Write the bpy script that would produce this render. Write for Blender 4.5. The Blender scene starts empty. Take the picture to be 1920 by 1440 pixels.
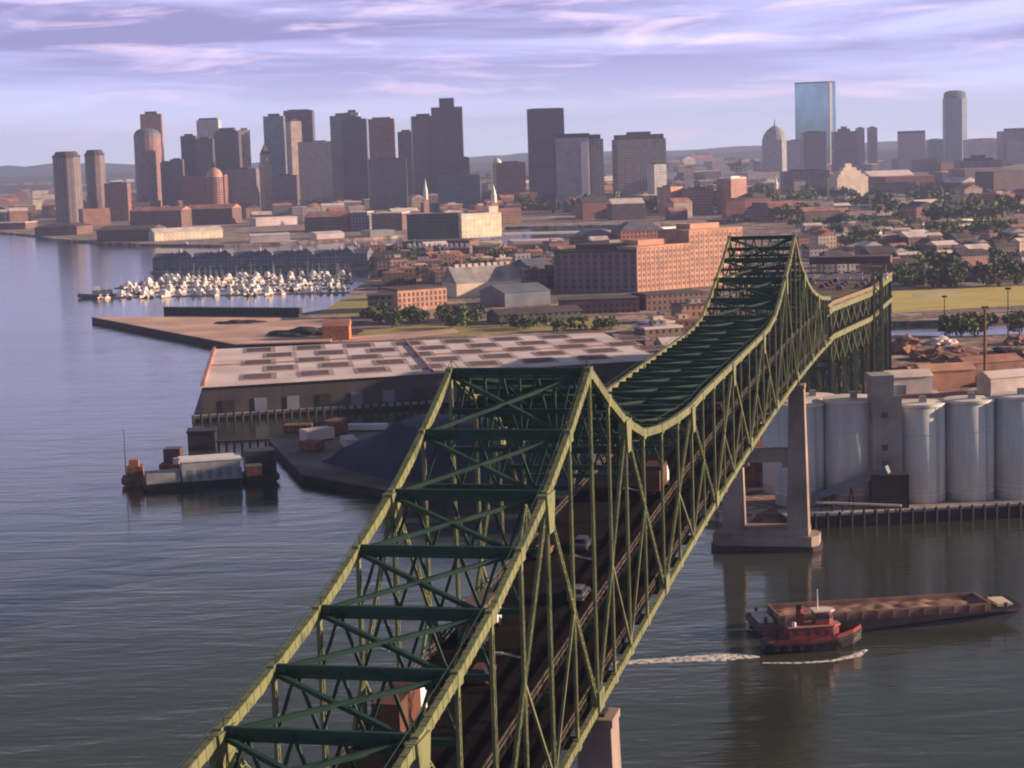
import bpy, bmesh, math, random
from mathutils import Vector, Matrix, noise
random.seed(7)
R_ = math.radians
sc = bpy.context.scene
C = sc.collection

# ------------------------------------------------------------------ camera
F_PX = 3600.0; PITCH = 0.1211; ROLL = 0.0322; CAMH = 92.6
Rt = Vector((1, 0, 0)); Up0 = Vector((0, math.sin(PITCH), math.cos(PITCH)))
FW = Vector((0, math.cos(PITCH), -math.sin(PITCH)))
CR = Rt*math.cos(ROLL) - Up0*math.sin(ROLL)
CU = Up0*math.cos(ROLL) + Rt*math.sin(ROLL)
cd = bpy.data.cameras.new('camera'); cam = bpy.data.objects.new('camera', cd); C.objects.link(cam)
M = Matrix((CR, CU, -FW)).transposed().to_4x4(); M.translation = Vector((0, 0, CAMH))
cam.matrix_world = M
cd.sensor_width = 36; cd.lens = F_PX/1920*36; cd.clip_start = 1; cd.clip_end = 60000
sc.camera = cam
sc.cycles.filter_width = 2.0
def ray(px, py): return FW + CR*((px-960)/F_PX) - CU*((py-720)/F_PX)
def W(px, py, z=0.0):
    d = ray(px, py); t = (z-CAMH)/d.z; return Vector((d.x*t, d.y*t, z))
def PD(px, py, D):
    d = ray(px, py); t = D/d.y; return Vector((d.x*t, D, CAMH+d.z*t))

# ------------------------------------------------------------------ sky and sun
SUN_AZ = R_(88); SUN_EL = R_(14)          # azimuth clockwise from the view direction (+Y)
sdir = Vector((math.sin(SUN_AZ)*math.cos(SUN_EL), math.cos(SUN_AZ)*math.cos(SUN_EL), math.sin(SUN_EL)))
sd = bpy.data.lights.new('sun', 'SUN'); sun = bpy.data.objects.new('sun', sd); C.objects.link(sun)
sd.energy = 5.0; sd.angle = R_(0.6); sd.color = (1.0, 0.72, 0.50)
sun.rotation_euler = sdir.to_track_quat('Z', 'Y').to_euler()
sc.view_settings.view_transform = 'Standard'; sc.view_settings.look = 'None'
sc.view_settings.exposure = 0.92; sc.view_settings.gamma = 1.0
w = bpy.data.worlds.new('World'); sc.world = w; w.use_nodes = True
nt = w.node_tree; N = nt.nodes; L = nt.links; N.clear()
def nd(tp, **k):
    n = N.new(tp)
    for a, b in k.items(): setattr(n, a, b)
    return n
def ramp(n, stops, interp='LINEAR'):
    cr = n.color_ramp; cr.interpolation = interp
    while len(cr.elements) > 1: cr.elements.remove(cr.elements[-1])
    cr.elements[0].position = stops[0][0]; cr.elements[0].color = (*stops[0][1], 1)
    for p, c in stops[1:]:
        e = cr.elements.new(p); e.color = (*c, 1)
out = nd('ShaderNodeOutputWorld'); bg = nd('ShaderNodeBackground'); bg.inputs[1].default_value = 0.10
sky = nd('ShaderNodeTexSky', sky_type='NISHITA', sun_disc=False, sun_elevation=SUN_EL, sun_rotation=SUN_AZ,
         altitude=90, air_density=1.2, dust_density=1.5, ozone_density=3.0)
tc = nd('ShaderNodeTexCoord'); sep = nd('ShaderNodeSeparateXYZ'); L.new(tc.outputs['Generated'], sep.inputs[0])
el = nd('ShaderNodeMapRange'); el.inputs[1].default_value = 0.0; el.inputs[2].default_value = 0.5
L.new(sep.outputs['Z'], el.inputs[0])
grad = nd('ShaderNodeValToRGB'); L.new(el.outputs[0], grad.inputs[0])
ramp(grad, [(0.0, (6.5, 6.9, 8.6)), (0.03, (5.9, 6.1, 8.4)), (0.09, (4.4, 4.4, 8.0)), (0.16, (4.9, 4.8, 8.4)), (0.30, (4.0, 4.0, 6.2)), (0.48, (0.8, 0.95, 1.05)), (1.0, (0.42, 0.5, 0.75))])
mixs = nd('ShaderNodeMixRGB'); mixs.inputs[0].default_value = 0.86
L.new(sky.outputs[0], mixs.inputs[1]); L.new(grad.outputs[0], mixs.inputs[2])
mp = nd('ShaderNodeMapping'); mp.inputs['Scale'].default_value = (1.7, 1.7, 23.0); mp.inputs['Rotation'].default_value = (0.0, 0.035, 0)
L.new(tc.outputs['Generated'], mp.inputs[0])
n1 = nd('ShaderNodeTexNoise'); n1.inputs['Scale'].default_value = 1.9; n1.inputs['Detail'].default_value = 8; n1.inputs['Roughness'].default_value = 0.55
n1.inputs['Distortion'].default_value = 0.35
L.new(mp.outputs[0], n1.inputs[0])
# dark purple cloud decks, thicker with height
r1 = nd('ShaderNodeValToRGB'); ramp(r1, [(0.40, (0, 0, 0)), (0.58, (1, 1, 1))]); L.new(n1.outputs[0], r1.inputs[0])
hm = nd('ShaderNodeMapRange'); hm.inputs[1].default_value = 0.012; hm.inputs[2].default_value = 0.06; hm.inputs[3].default_value = 0.10; hm.inputs[4].default_value = 0.95
L.new(sep.outputs['Z'], hm.inputs[0])
m1 = nd('ShaderNodeMath', operation='MULTIPLY'); L.new(r1.outputs[0], m1.inputs[0]); L.new(hm.outputs[0], m1.inputs[1])
hk = nd('ShaderNodeMapRange'); hk.inputs[1].default_value = 0.09; hk.inputs[2].default_value = 0.16; hk.inputs[3].default_value = 1.0; hk.inputs[4].default_value = 0.0
L.new(sep.outputs['Z'], hk.inputs[0])
m0 = nd('ShaderNodeMath', operation='MULTIPLY'); L.new(m1.outputs[0], m0.inputs[0]); L.new(hk.outputs[0], m0.inputs[1]); m1 = m0
c1 = nd('ShaderNodeMixRGB'); L.new(m1.outputs[0], c1.inputs[0]); L.new(mixs.outputs[0], c1.inputs[1]); c1.inputs[2].default_value = (1.9, 1.75, 3.5, 1)
# pink lit cloud edges
mp2 = nd('ShaderNodeMapping'); mp2.inputs['Scale'].default_value = (5.0, 5.0, 40.0); mp2.inputs['Location'].default_value = (3.1, 7.7, 1.3)
L.new(tc.outputs['Generated'], mp2.inputs[0])
n2 = nd('ShaderNodeTexNoise'); n2.inputs['Scale'].default_value = 1.9; n2.inputs['Detail'].default_value = 9; n2.inputs['Roughness'].default_value = 0.6; n2.inputs['Distortion'].default_value = 0.6
L.new(mp2.outputs[0], n2.inputs[0])
r2 = nd('ShaderNodeValToRGB'); ramp(r2, [(0.53, (0, 0, 0)), (0.70, (1, 1, 1))]); L.new(n2.outputs[0], r2.inputs[0])
hl = nd('ShaderNodeMapRange'); hl.inputs[1].default_value = 0.07; hl.inputs[2].default_value = 0.16; hl.inputs[3].default_value = 0.75; hl.inputs[4].default_value = 0.05
L.new(sep.outputs['Z'], hl.inputs[0])
m2 = nd('ShaderNodeMath', operation='MULTIPLY'); L.new(r2.outputs[0], m2.inputs[0]); L.new(hl.outputs[0], m2.inputs[1])
c2 = nd('ShaderNodeMixRGB'); L.new(m2.outputs[0], c2.inputs[0]); L.new(c1.outputs[0], c2.inputs[1]); c2.inputs[2].default_value = (7.6, 5.9, 7.6, 1)
L.new(c2.outputs[0], bg.inputs[0]); L.new(bg.outputs[0], out.inputs[0])

# ------------------------------------------------------------------ materials
def newmat(name):
    m = bpy.data.materials.new(name); m.use_nodes = True
    n = m.node_tree.nodes; l = m.node_tree.links
    return m, n, l, n['Principled BSDF']
def mat(name, col, rough=0.7, metal=0.0, var=0.25, scale=0.6, spec=0.4, col2=None, detail=5):
    m, n, l, b = newmat(name)
    t = n.new('ShaderNodeTexCoord'); x = n.new('ShaderNodeTexNoise'); x.inputs['Scale'].default_value = scale; x.inputs['Detail'].default_value = detail
    l.new(t.outputs['Object'], x.inputs[0])
    r = n.new('ShaderNodeValToRGB')
    c2 = col2 if col2 else tuple(c*(1-var) for c in col)
    ramp(r, [(0.33, c2), (0.66, tuple(min(1, c*(1+var*0.5)) for c in col))]); l.new(x.outputs[0], r.inputs[0])
    l.new(r.outputs[0], b.inputs['Base Color'])
    b.inputs['Roughness'].default_value = rough; b.inputs['Metallic'].default_value = metal; b.inputs['Specular IOR Level'].default_value = spec
    return m
def facade(name, wall, win, su=4.0, sv=3.6, fu=0.55, fv=0.5, roof=(0.12, 0.11, 0.12), cyl=0.0, glossy=0.25, big=0.0, rnd=0.0):
    m, n, l, b = newmat(name)
    t = n.new('ShaderNodeTexCoord'); s = n.new('ShaderNodeSeparateXYZ'); l.new(t.outputs['Object'], s.inputs[0])
    sn = n.new('ShaderNodeSeparateXYZ'); l.new(t.outputs['Normal'], sn.inputs[0])
    def mth(op, a, b_=None, c=None):
        q = n.new('ShaderNodeMath'); q.operation = op
        for i, v in enumerate((a, b_, c)):
            if v is None: continue
            if isinstance(v, (int, float)): q.inputs[i].default_value = v
            else: l.new(v, q.inputs[i])
        return q.outputs[0]
    if cyl:
        u = mth('MULTIPLY', mth('ARCTAN2', s.outputs[1], s.outputs[0]), cyl)
    else:
        ax = mth('GREATER_THAN', mth('ABSOLUTE', sn.outputs[0]), 0.6)
        u = mth('ADD', mth('MULTIPLY', ax, s.outputs[1]), mth('MULTIPLY', mth('SUBTRACT', 1.0, ax), s.outputs[0]))
    u = mth('ADD', u, 500.0); v = s.outputs[2]
    mu = mth('LESS_THAN', mth('FRACT', mth('DIVIDE', u, su)), fu)
    mv = mth('LESS_THAN', mth('FRACT', mth('DIVIDE', v, sv)), fv)
    k = mth('MULTIPLY', mu, mv)
    if big:   # heavier mechanical floors every `big` metres
        k = mth('MAXIMUM', k, mth('LESS_THAN', mth('FRACT', mth('DIVIDE', v, big)), 0.07))
    vert = mth('LESS_THAN', mth('ABSOLUTE', sn.outputs[2]), 0.5)
    k = mth('MULTIPLY', k, vert)
    x = n.new('ShaderNodeTexNoise'); x.inputs['Scale'].default_value = 0.12; x.inputs['Detail'].default_value = 6; l.new(t.outputs['Object'], x.inputs[0])
    r = n.new('ShaderNodeValToRGB'); ramp(r, [(0.3, tuple(c*0.72 for c in wall)), (0.7, tuple(min(1, c*1.15) for c in wall))]); l.new(x.outputs[0], r.inputs[0])
    wc = r.outputs[0]
    if rnd:
        oi = n.new('ShaderNodeObjectInfo'); h = n.new('ShaderNodeHueSaturation')
        l.new(wc, h.inputs['Color']); l.new(mth('MULTIPLY_ADD', oi.outputs['Random'], rnd, 1-rnd*0.45), h.inputs['Value']); wc = h.outputs[0]
        l.new(mth('MULTIPLY_ADD', oi.outputs['Random'], 0.05, 0.475), h.inputs['Hue'])
    mx = n.new('ShaderNodeMixRGB'); l.new(k, mx.inputs[0]); l.new(wc, mx.inputs[1]); mx.inputs[2].default_value = (*win, 1)
    m3 = n.new('ShaderNodeMixRGB'); l.new(vert, m3.inputs[0]); m3.inputs[1].default_value = (*roof, 1); l.new(mx.outputs[0], m3.inputs[2])
    l.new(m3.outputs[0], b.inputs['Base Color'])
    l.new(mth('MULTIPLY_ADD', k, glossy-0.75, 0.75), b.inputs['Roughness'])
    return m

def steel(name, a, b_, rust, sc_=0.5):
    m, n, l, b = newmat(name); t = n.new('ShaderNodeNewGeometry'); x = n.new('ShaderNodeTexNoise'); x.inputs['Scale'].default_value = sc_; x.inputs['Detail'].default_value = 10; x.inputs['Roughness'].default_value = 0.7
    l.new(t.outputs['Position'], x.inputs[0]); r = n.new('ShaderNodeValToRGB'); ramp(r, [(0.30, b_), (0.50, a), (0.62, tuple(c*1.1 for c in a)), (0.68, rust)]); l.new(x.outputs[0], r.inputs[0]); l.new(r.outputs[0], b.inputs['Base Color'])
    b.inputs['Roughness'].default_value = .6; b.inputs['Specular IOR Level'].default_value = .35; return m
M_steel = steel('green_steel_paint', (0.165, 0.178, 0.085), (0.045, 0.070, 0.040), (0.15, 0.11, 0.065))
M_steel_in = steel('shaded_green_steel', (0.014, 0.052, 0.036), (0.008, 0.030, 0.022), (0.035, 0.03, 0.018))  # same green steel, with the shade on inner members put into its colour
M_deck = mat('bridge_asphalt', (0.010, 0.0075, 0.007), 0.95, 0, 0.6, 0.5, 0.08, detail=9)
M_rail = mat('rusty_guard_rail', (0.055, 0.04, 0.03), 0.7, 0, 0.4, 0.5)
M_line = mat('road_paint', (0.55, 0.52, 0.45), 0.7, 0, 0.3, 0.5)
M_conc = mat('pier_concrete', (0.28, 0.22, 0.19), 0.85, 0, 0.45, 0.12, col2=(0.17, 0.125, 0.11), detail=9)
M_conc2 = mat('grey_concrete', (0.33, 0.31, 0.30), 0.85, 0, 0.4, 0.12, col2=(0.2, 0.18, 0.18), detail=9)
M_dark = mat('dark_timber', (0.035, 0.028, 0.028), 0.8, 0, 0.4, 0.4)
M_black = mat('black_rubber', (0.015, 0.015, 0.016), 0.6)
M_silo, n, l, b = newmat('silo_concrete'); t = n.new('ShaderNodeTexCoord'); mp_ = n.new('ShaderNodeMapping'); mp_.inputs['Scale'].default_value = (1, 1, .10); l.new(t.outputs['Object'], mp_.inputs[0])
x = n.new('ShaderNodeTexNoise'); x.inputs['Scale'].default_value = .55; x.inputs['Detail'].default_value = 9; x.inputs['Roughness'].default_value = .65; l.new(mp_.outputs[0], x.inputs[0])
r = n.new('ShaderNodeValToRGB'); ramp(r, [(.30, (.50, .48, .46)), (.5, (.62, .61, .60)), (.7, (.68, .67, .66))]); l.new(x.outputs[0], r.inputs[0]); l.new(r.outputs[0], b.inputs['Base Color']); b.inputs['Roughness'].default_value = .85
M_siloroof = mat('silo_roof', (0.72, 0.64, 0.60), 0.7, 0, 0.2, 0.2)
M_rust = mat('rusty_iron', (0.24, 0.10, 0.06), 0.85, 0, 0.6, 0.5, col2=(0.08, 0.04, 0.035), detail=9)
M_red = mat('red_ship_paint', (0.24, 0.022, 0.026), 0.55, 0, 0.6, 0.9, col2=(0.08, 0.02, 0.02), detail=9)
M_hullblk = mat('black_hull_paint', (0.025, 0.022, 0.026), 0.5, 0, 0.4, 0.5)
M_white = mat('white_paint', (0.75, 0.72, 0.70), 0.5, 0, 0.12, 0.6)
M_glass = mat('dark_glass', (0.02, 0.03, 0.04), 0.1, 0, 0.2, 0.3, 0.8)
M_cargo = mat('brown_cargo_cover', (0.27, 0.15, 0.115), 0.9, 0, 0.5, 0.25, col2=(0.14, 0.08, 0.065), detail=9)
M_tarp = mat('navy_blue_coal', (0.030, 0.034, 0.070), 0.75, 0, 0.4, 0.08, detail=9)
M_grey = mat('grey_sheet_metal', (0.30, 0.30, 0.31), 0.6, 0, 0.25, 0.3)
M_bgrey = mat('blue_grey_sheet_metal', (0.16, 0.18, 0.23), 0.6, 0, 0.25, 0.1)
M_orange = mat('orange_paint', (0.55, 0.20, 0.08), 0.5, 0, 0.3, 0.6)
M_trunk = mat('bark', (0.07, 0.05, 0.035), 0.9)
M_whroof = mat('pink_gravel_roof', (0.70, 0.58, 0.57), 0.85, 0, 0.3, 0.05, col2=(0.56, 0.45, 0.44), detail=9)
M_dkmaroon = mat('dark_roof_glazing', (0.13, 0.075, 0.085), 0.5, 0, 0.3, 0.3)  # dark maroon for brick building windows and the barge gear house
M_pierdeck = mat('pink_pier_surface', (0.58, 0.38, 0.30), 0.9, 0, 0.45, 0.03, col2=(0.38, 0.23, 0.19), detail=10)
M_winglass = mat('window_glass', (0.05, 0.04, 0.05), 0.2, 0, 0.3, 0.8)
M_brick = mat('orange_brick', (0.56, 0.30, 0.21), 0.85, 0, 0.25, 0.15, detail=8)
M_stone = mat('cream_stone', (0.72, 0.60, 0.46), 0.8, 0, 0.2, 0.1)
M_roofdk = mat('dark_roof_felt', (0.09, 0.075, 0.08), 0.9, 0, 0.4, 0.1)
M_roofred = mat('red_roof', (0.40, 0.19, 0.15), 0.9, 0, 0.4, 0.1)
M_rooflt = mat('pale_roof', (0.70, 0.58, 0.54), 0.85, 0, 0.3, 0.1)
M_roofslate = mat('slate_roof', (0.14, 0.145, 0.19), 0.8, 0, 0.3, 0.15)
M_ramp = mat('pale_yellow_road', (0.50, 0.44, 0.30), 0.85, 0, 0.3, 0.05)

def ground_mat(name, cols, scale, rough=0.95, scale2=None):
    m, n, l, b = newmat(name)
    g = n.new('ShaderNodeNewGeometry'); x = n.new('ShaderNodeTexNoise'); x.inputs['Scale'].default_value = scale; x.inputs['Detail'].default_value = 10
    x.inputs['Roughness'].default_value = 0.65; x.inputs['Distortion'].default_value = 0.8
    l.new(g.outputs['Position'], x.inputs[0])
    r = n.new('ShaderNodeValToRGB'); k = len(cols)
    ramp(r, [(0.30+0.40*i/(k-1), c) for i, c in enumerate(cols)]); l.new(x.outputs[0], r.inputs[0])
    l.new(r.outputs[0], b.inputs['Base Color']); b.inputs['Roughness'].default_value = rough
    return m
M_city = ground_mat('city_ground', [(0.04, 0.055, 0.03), (0.10, 0.08, 0.07), (0.40, 0.27, 0.23), (0.07, 0.06, 0.06), (0.55, 0.45, 0.40), (0.05, 0.06, 0.03)], 0.022)
M_yard = ground_mat('yard_ground', [(0.05, 0.065, 0.025), (0.30, 0.17, 0.13), (0.06, 0.05, 0.045), (0.48, 0.34, 0.28), (0.07, 0.075, 0.03)], 0.045)
M_term = ground_mat('terminal_ground', [(0.07, 0.05, 0.045), (0.34, 0.17, 0.12), (0.10, 0.065, 0.055), (0.52, 0.38, 0.32), (0.06, 0.045, 0.04)], 0.09)
M_grass = ground_mat('golden_grass', [(0.16, 0.16, 0.05), (0.34, 0.28, 0.085), (0.22, 0.19, 0.06)], 0.03)
M_field = ground_mat('field_grass', [(0.34, 0.30, 0.06), (0.52, 0.42, 0.10), (0.60, 0.46, 0.18)], 0.02)
M_hill = ground_mat('hill_woods', [(0.02, 0.035, 0.045), (0.035, 0.055, 0.06), (0.06, 0.07, 0.075)], 0.004)

def leafmat(name, c1, c2):
    m, n, l, b = newmat(name)
    oi = n.new('ShaderNodeObjectInfo'); g = n.new('ShaderNodeNewGeometry'); x = n.new('ShaderNodeTexNoise'); x.inputs['Scale'].default_value = 0.25
    l.new(g.outputs['Position'], x.inputs[0]); r = n.new('ShaderNodeValToRGB'); ramp(r, [(0.35, c1), (0.65, c2)]); l.new(x.outputs[0], r.inputs[0])
    h = n.new('ShaderNodeHueSaturation'); q = n.new('ShaderNodeMath'); q.operation = 'MULTIPLY_ADD'; l.new(oi.outputs['Random'], q.inputs[0]); q.inputs[1].default_value = 0.7; q.inputs[2].default_value = 0.65
    l.new(q.outputs[0], h.inputs['Value']); l.new(r.outputs[0], h.inputs['Color']); l.new(h.outputs[0], b.inputs['Base Color']); b.inputs['Roughness'].default_value = 0.8
    return m
M_leaf = leafmat('leaves', (0.035, 0.065, 0.018), (0.12, 0.15, 0.045))

def water_mat():
    m, n, l, b = newmat('harbour_water')
    g = n.new('ShaderNodeNewGeometry')
    mp = n.new('ShaderNodeMapping'); mp.inputs['Rotation'].default_value = (0, 0, 0.25); mp.inputs['Scale'].default_value = (0.35, 1.0, 1.0); l.new(g.outputs['Position'], mp.inputs[0])
    a = n.new('ShaderNodeTexNoise'); a.inputs['Scale'].default_value = 0.55; a.inputs['Detail'].default_value = 4; l.new(mp.outputs[0], a.inputs[0])
    c = n.new('ShaderNodeTexNoise'); c.inputs['Scale'].default_value = 0.11; c.inputs['Detail'].default_value = 5; c.inputs['Distortion'].default_value = 0.6; l.new(mp.outputs[0], c.inputs[0])
    # large slicks where the wind ruffles the surface less
    e = n.new('ShaderNodeTexNoise'); e.inputs['Scale'].default_value = 0.012; e.inputs['Detail'].default_value = 5; e.inputs['Distortion'].default_value = 1.0; l.new(mp.outputs[0], e.inputs[0])
    er = n.new('ShaderNodeMapRange'); er.inputs[1].default_value = 0.35; er.inputs[2].default_value = 0.62; er.inputs[3].default_value = 0.15; er.inputs[4].default_value = 1.0; l.new(e.outputs[0], er.inputs[0])
    b1 = n.new('ShaderNodeBump'); b1.inputs['Distance'].default_value = 0.11; l.new(er.outputs[0], b1.inputs['Strength']); l.new(a.outputs[0], b1.inputs['Height'])
    b2 = n.new('ShaderNodeBump'); b2.inputs['Distance'].default_value = 0.38; b2.inputs['Strength'].default_value = 0.55; l.new(c.outputs[0], b2.inputs['Height']); l.new(b1.outputs[0], b2.inputs['Normal'])
    l.new(b2.outputs[0], b.inputs['Normal'])
    r = n.new('ShaderNodeValToRGB'); ramp(r, [(0.3, (0.028, 0.036, 0.026)), (0.7, (0.046, 0.050, 0.040))]); l.new(e.outputs[0], r.inputs[0]); l.new(r.outputs[0], b.inputs['Base Color'])
    b.inputs['Roughness'].default_value = 0.11; b.inputs['IOR'].default_value = 1.33
    return m
M_water = water_mat()

# ------------------------------------------------------------------ helpers
def tag(o, label=None, cat=None, group=None, kind=None):
    if label: o['label'] = label
    if cat: o['category'] = cat
    if group: o['group'] = group
    if kind: o['kind'] = kind
    return o
def obj(name, bm, m, parent=None, smooth=False):
    me = bpy.data.meshes.new(name); bm.to_mesh(me); bm.free()
    for x in (m if isinstance(m, (list, tuple)) else [m]): me.materials.append(x)
    if smooth:
        for p in me.polygons: p.use_smooth = True
    o = bpy.data.objects.new(name, me); C.objects.link(o)
    if parent: o.parent = parent
    return o
def empty(name, loc, rz=0, label=None, cat=None, group=None):
    o = bpy.data.objects.new(name, None); o.empty_display_size = 0.5; C.objects.link(o); o.location = loc; o.rotation_euler = (0, 0, rz)
    return tag(o, label, cat, group)
def copy_tree(o, parent=None):
    c = o.copy(); C.objects.link(c)
    if parent: c.parent = parent
    for ch in list(o.children): copy_tree(ch, c)
    return c
def box(bm, x0, x1, y0, y1, z0, z1, mi=0):
    v = [bm.verts.new((x, y, z)) for z in (z0, z1) for x, y in ((x0, y0), (x1, y0), (x1, y1), (x0, y1))]
    for f in ((3, 2, 1, 0), (4, 5, 6, 7), (0, 1, 5, 4), (1, 2, 6, 5), (2, 3, 7, 6), (3, 0, 4, 7)):
        bm.faces.new([v[i] for i in f]).material_index = mi
    return bm
def Bx(*a): return box(bmesh.new(), *a)
def prism(bm, pts, z0, z1, taper=None):
    n = len(pts); cx = sum(p[0] for p in pts)/n; cy = sum(p[1] for p in pts)/n; t = taper if taper is not None else 1
    a = [bm.verts.new((p[0], p[1], z0)) for p in pts]; b = [bm.verts.new((cx+(p[0]-cx)*t, cy+(p[1]-cy)*t, z1)) for p in pts]
    bm.faces.new(a[::-1]); bm.faces.new(b)
    for i in range(n): bm.faces.new((a[i], a[(i+1) % n], b[(i+1) % n], b[i]))
    return bm
def ngon(r, n, ph=0, sx=1, sy=1, cx=0, cy=0): return [(cx+r*sx*math.cos(2*math.pi*i/n+ph), cy+r*sy*math.sin(2*math.pi*i/n+ph)) for i in range(n)]
def lathe(bm, prof, n=24, cx=0, cy=0):
    rings = []
    for r, z in prof: rings.append([bm.verts.new((cx+max(r, .01)*math.cos(2*math.pi*i/n), cy+max(r, .01)*math.sin(2*math.pi*i/n), z)) for i in range(n)])
    for a, b in zip(rings, rings[1:]):
        for i in range(n): bm.faces.new((a[i], a[(i+1) % n], b[(i+1) % n], b[i]))
    bm.faces.new(rings[0][::-1]); bm.faces.new(rings[-1])
    return bm
def beam(bm, a, b, wd, ht, upv=(0, 0, 1)):
    a = Vector(a); b = Vector(b); d = (b-a).normalized(); u = Vector(upv)
    if abs(d.dot(u)) > 0.97: u = Vector((0, 1, 0))
    s = d.cross(u).normalized(); u = s.cross(d).normalized()
    v = [bm.verts.new(p+s*sx*wd/2+u*sz*ht/2) for p in (a, b) for sx, sz in ((-1, -1), (1, -1), (1, 1), (-1, 1))]
    for f in ((0, 1, 2, 3), (7, 6, 5, 4), (0, 4, 5, 1), (1, 5, 6, 2), (2, 6, 7, 3), (3, 7, 4, 0)): bm.faces.new([v[i] for i in f])
    return bm
def gable(bm, x0, x1, y0, y1, z, h, along='x', over=0.4):
    x0 -= over; x1 += over; y0 -= over; y1 += over; th = 0.35
    if along == 'x': ys = (y0+y1)/2; P = [(x0, y0, z), (x1, y0, z), (x1, y1, z), (x0, y1, z), (x0, ys, z+h), (x1, ys, z+h)]; F = ((0, 1, 5, 4), (2, 3, 4, 5), (1, 2, 5), (3, 0, 4), (3, 2, 1, 0))
    else: xs = (x0+x1)/2; P = [(x0, y0, z), (x1, y0, z), (x1, y1, z), (x0, y1, z), (xs, y0, z+h), (xs, y1, z+h)]; F = ((0, 4, 5, 3), (1, 2, 5, 4), (0, 1, 4), (2, 3, 5), (3, 2, 1, 0))
    v = [bm.verts.new(p) for p in P]
    for f in F: bm.faces.new([v[i] for i in f])
    return bm
def sheet(name, pts, z0, z1, m, kind='structure'):
    o = obj(name, prism(bmesh.new(), [(p[0], p[1]) for p in pts], z0, z1), m)
    bm = bmesh.new(); bm.from_mesh(o.data); bmesh.ops.recalc_face_normals(bm, faces=bm.faces); bm.to_mesh(o.data); bm.free()
    return tag(o, kind=kind)
LZ = 2.5
def G(px, py, z=LZ): p = W(px, py, z); return (p.x, p.y)

# ------------------------------------------------------------------ water, land, hills
bm = bmesh.new(); v = [bm.verts.new(p) for p in ((-9000, -600, 0), (9000, -600, 0), (9000, 15500, 0), (-9000, 15500, 0))]; bm.faces.new(v)
tag(obj('water', bm, M_water), kind='structure')
sheet('city_ground', [G(-300, 436), G(-60, 430), G(60, 440), G(100, 447), G(180, 453), G(300, 458), G(420, 459), G(560, 453), G(700, 445), G(860, 432), G(950, 425), G(1180, 421), G(1300, 415), G(1400, 409), G(1560, 404), (900, 2250), (3500, 2600), (8000, 3200), (8000, 15000), (-8000, 15000), (-8000, 3300)], -1, LZ, M_city)
cs = [G(1400, 417), G(1180, 441), G(1050, 452), G(945, 456), G(850, 452), G(770, 450), G(735, 468), G(700, 482), G(695, 520), G(660, 545), G(640, 575), G(560, 588), G(560, 625), G(600, 645), G(1140, 624), G(1200, 655), G(1290, 700), G(1400, 640), G(1660, 603), G(1760, 601), G(1920, 592), G(2300, 560), (2500, 1300), (3500, 2450), (850, 2200)]
sheet('yard_ground', cs, -1, LZ, M_yard)
sheet('terminal_ground', [G(1255, 940), G(1360, 962), G(1520, 968), G(1700, 962), G(1920, 944), G(2200, 915), (900, 520), (900, 1000), G(1920, 625), G(1800, 630), G(1680, 628), G(1560, 640), G(1440, 660), G(1300, 720), G(1230, 790), G(1220, 860)], -1, LZ-0.06, M_term)
def ridge(name, x0, x1, y, hfun, depth=900):
    bm = bmesh.new(); n = 90; rows = []
    for j, (dy, k) in enumerate(((-depth, 0), (-depth*.5, .55), (0, 1), (depth, .3))):
        rows.append([bm.verts.new((x0+(x1-x0)*i/n, y+dy, LZ-1+hfun(x0+(x1-x0)*i/n)*k*(1+.25*noise.noise(Vector((i*.4, j*3.1, 0)))))) for i in range(n+1)])
    for a, b in zip(rows, rows[1:]):
        for i in range(n): bm.faces.new((a[i], a[i+1], b[i+1], b[i]))
    return tag(obj(name, bm, M_hill, smooth=True), kind='structure')
ridge('hills', -5200, 5200, 12600, lambda x: 66+60*max(0, -x-1900)/2500+26*noise.noise(Vector((x*.0013, 3, 0)))+12*noise.noise(Vector((x*.006, 1, 0))))
ridge('hills', -4200, 4200, 9300, lambda x: 42+16*noise.noise(Vector((x*.002, 9, 0)))+8*noise.noise(Vector((x*.009, 5, 0))), 600)
ridge('hills', -3000, 4300, 6900, lambda x: 22+14*noise.noise(Vector((x*.003, 7, 0)))+(22 if x > 900 else 0), 500)

# ------------------------------------------------------------------ haze
hz, n_, l_, b_ = newmat('haze_air'); n_.remove(b_)
pv = n_.new('ShaderNodeVolumePrincipled'); pv.inputs['Color'].default_value = (0.50, 0.60, 1.0, 1); pv.inputs['Density'].default_value = 0.000072; pv.inputs['Anisotropy'].default_value = 0.1
l_.new(pv.outputs[0], n_['Material Output'].inputs['Volume'])
tag(obj('haze', Bx(-8900, 8900, -590, 15400, -3, 330), hz), kind='stuff')

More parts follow.
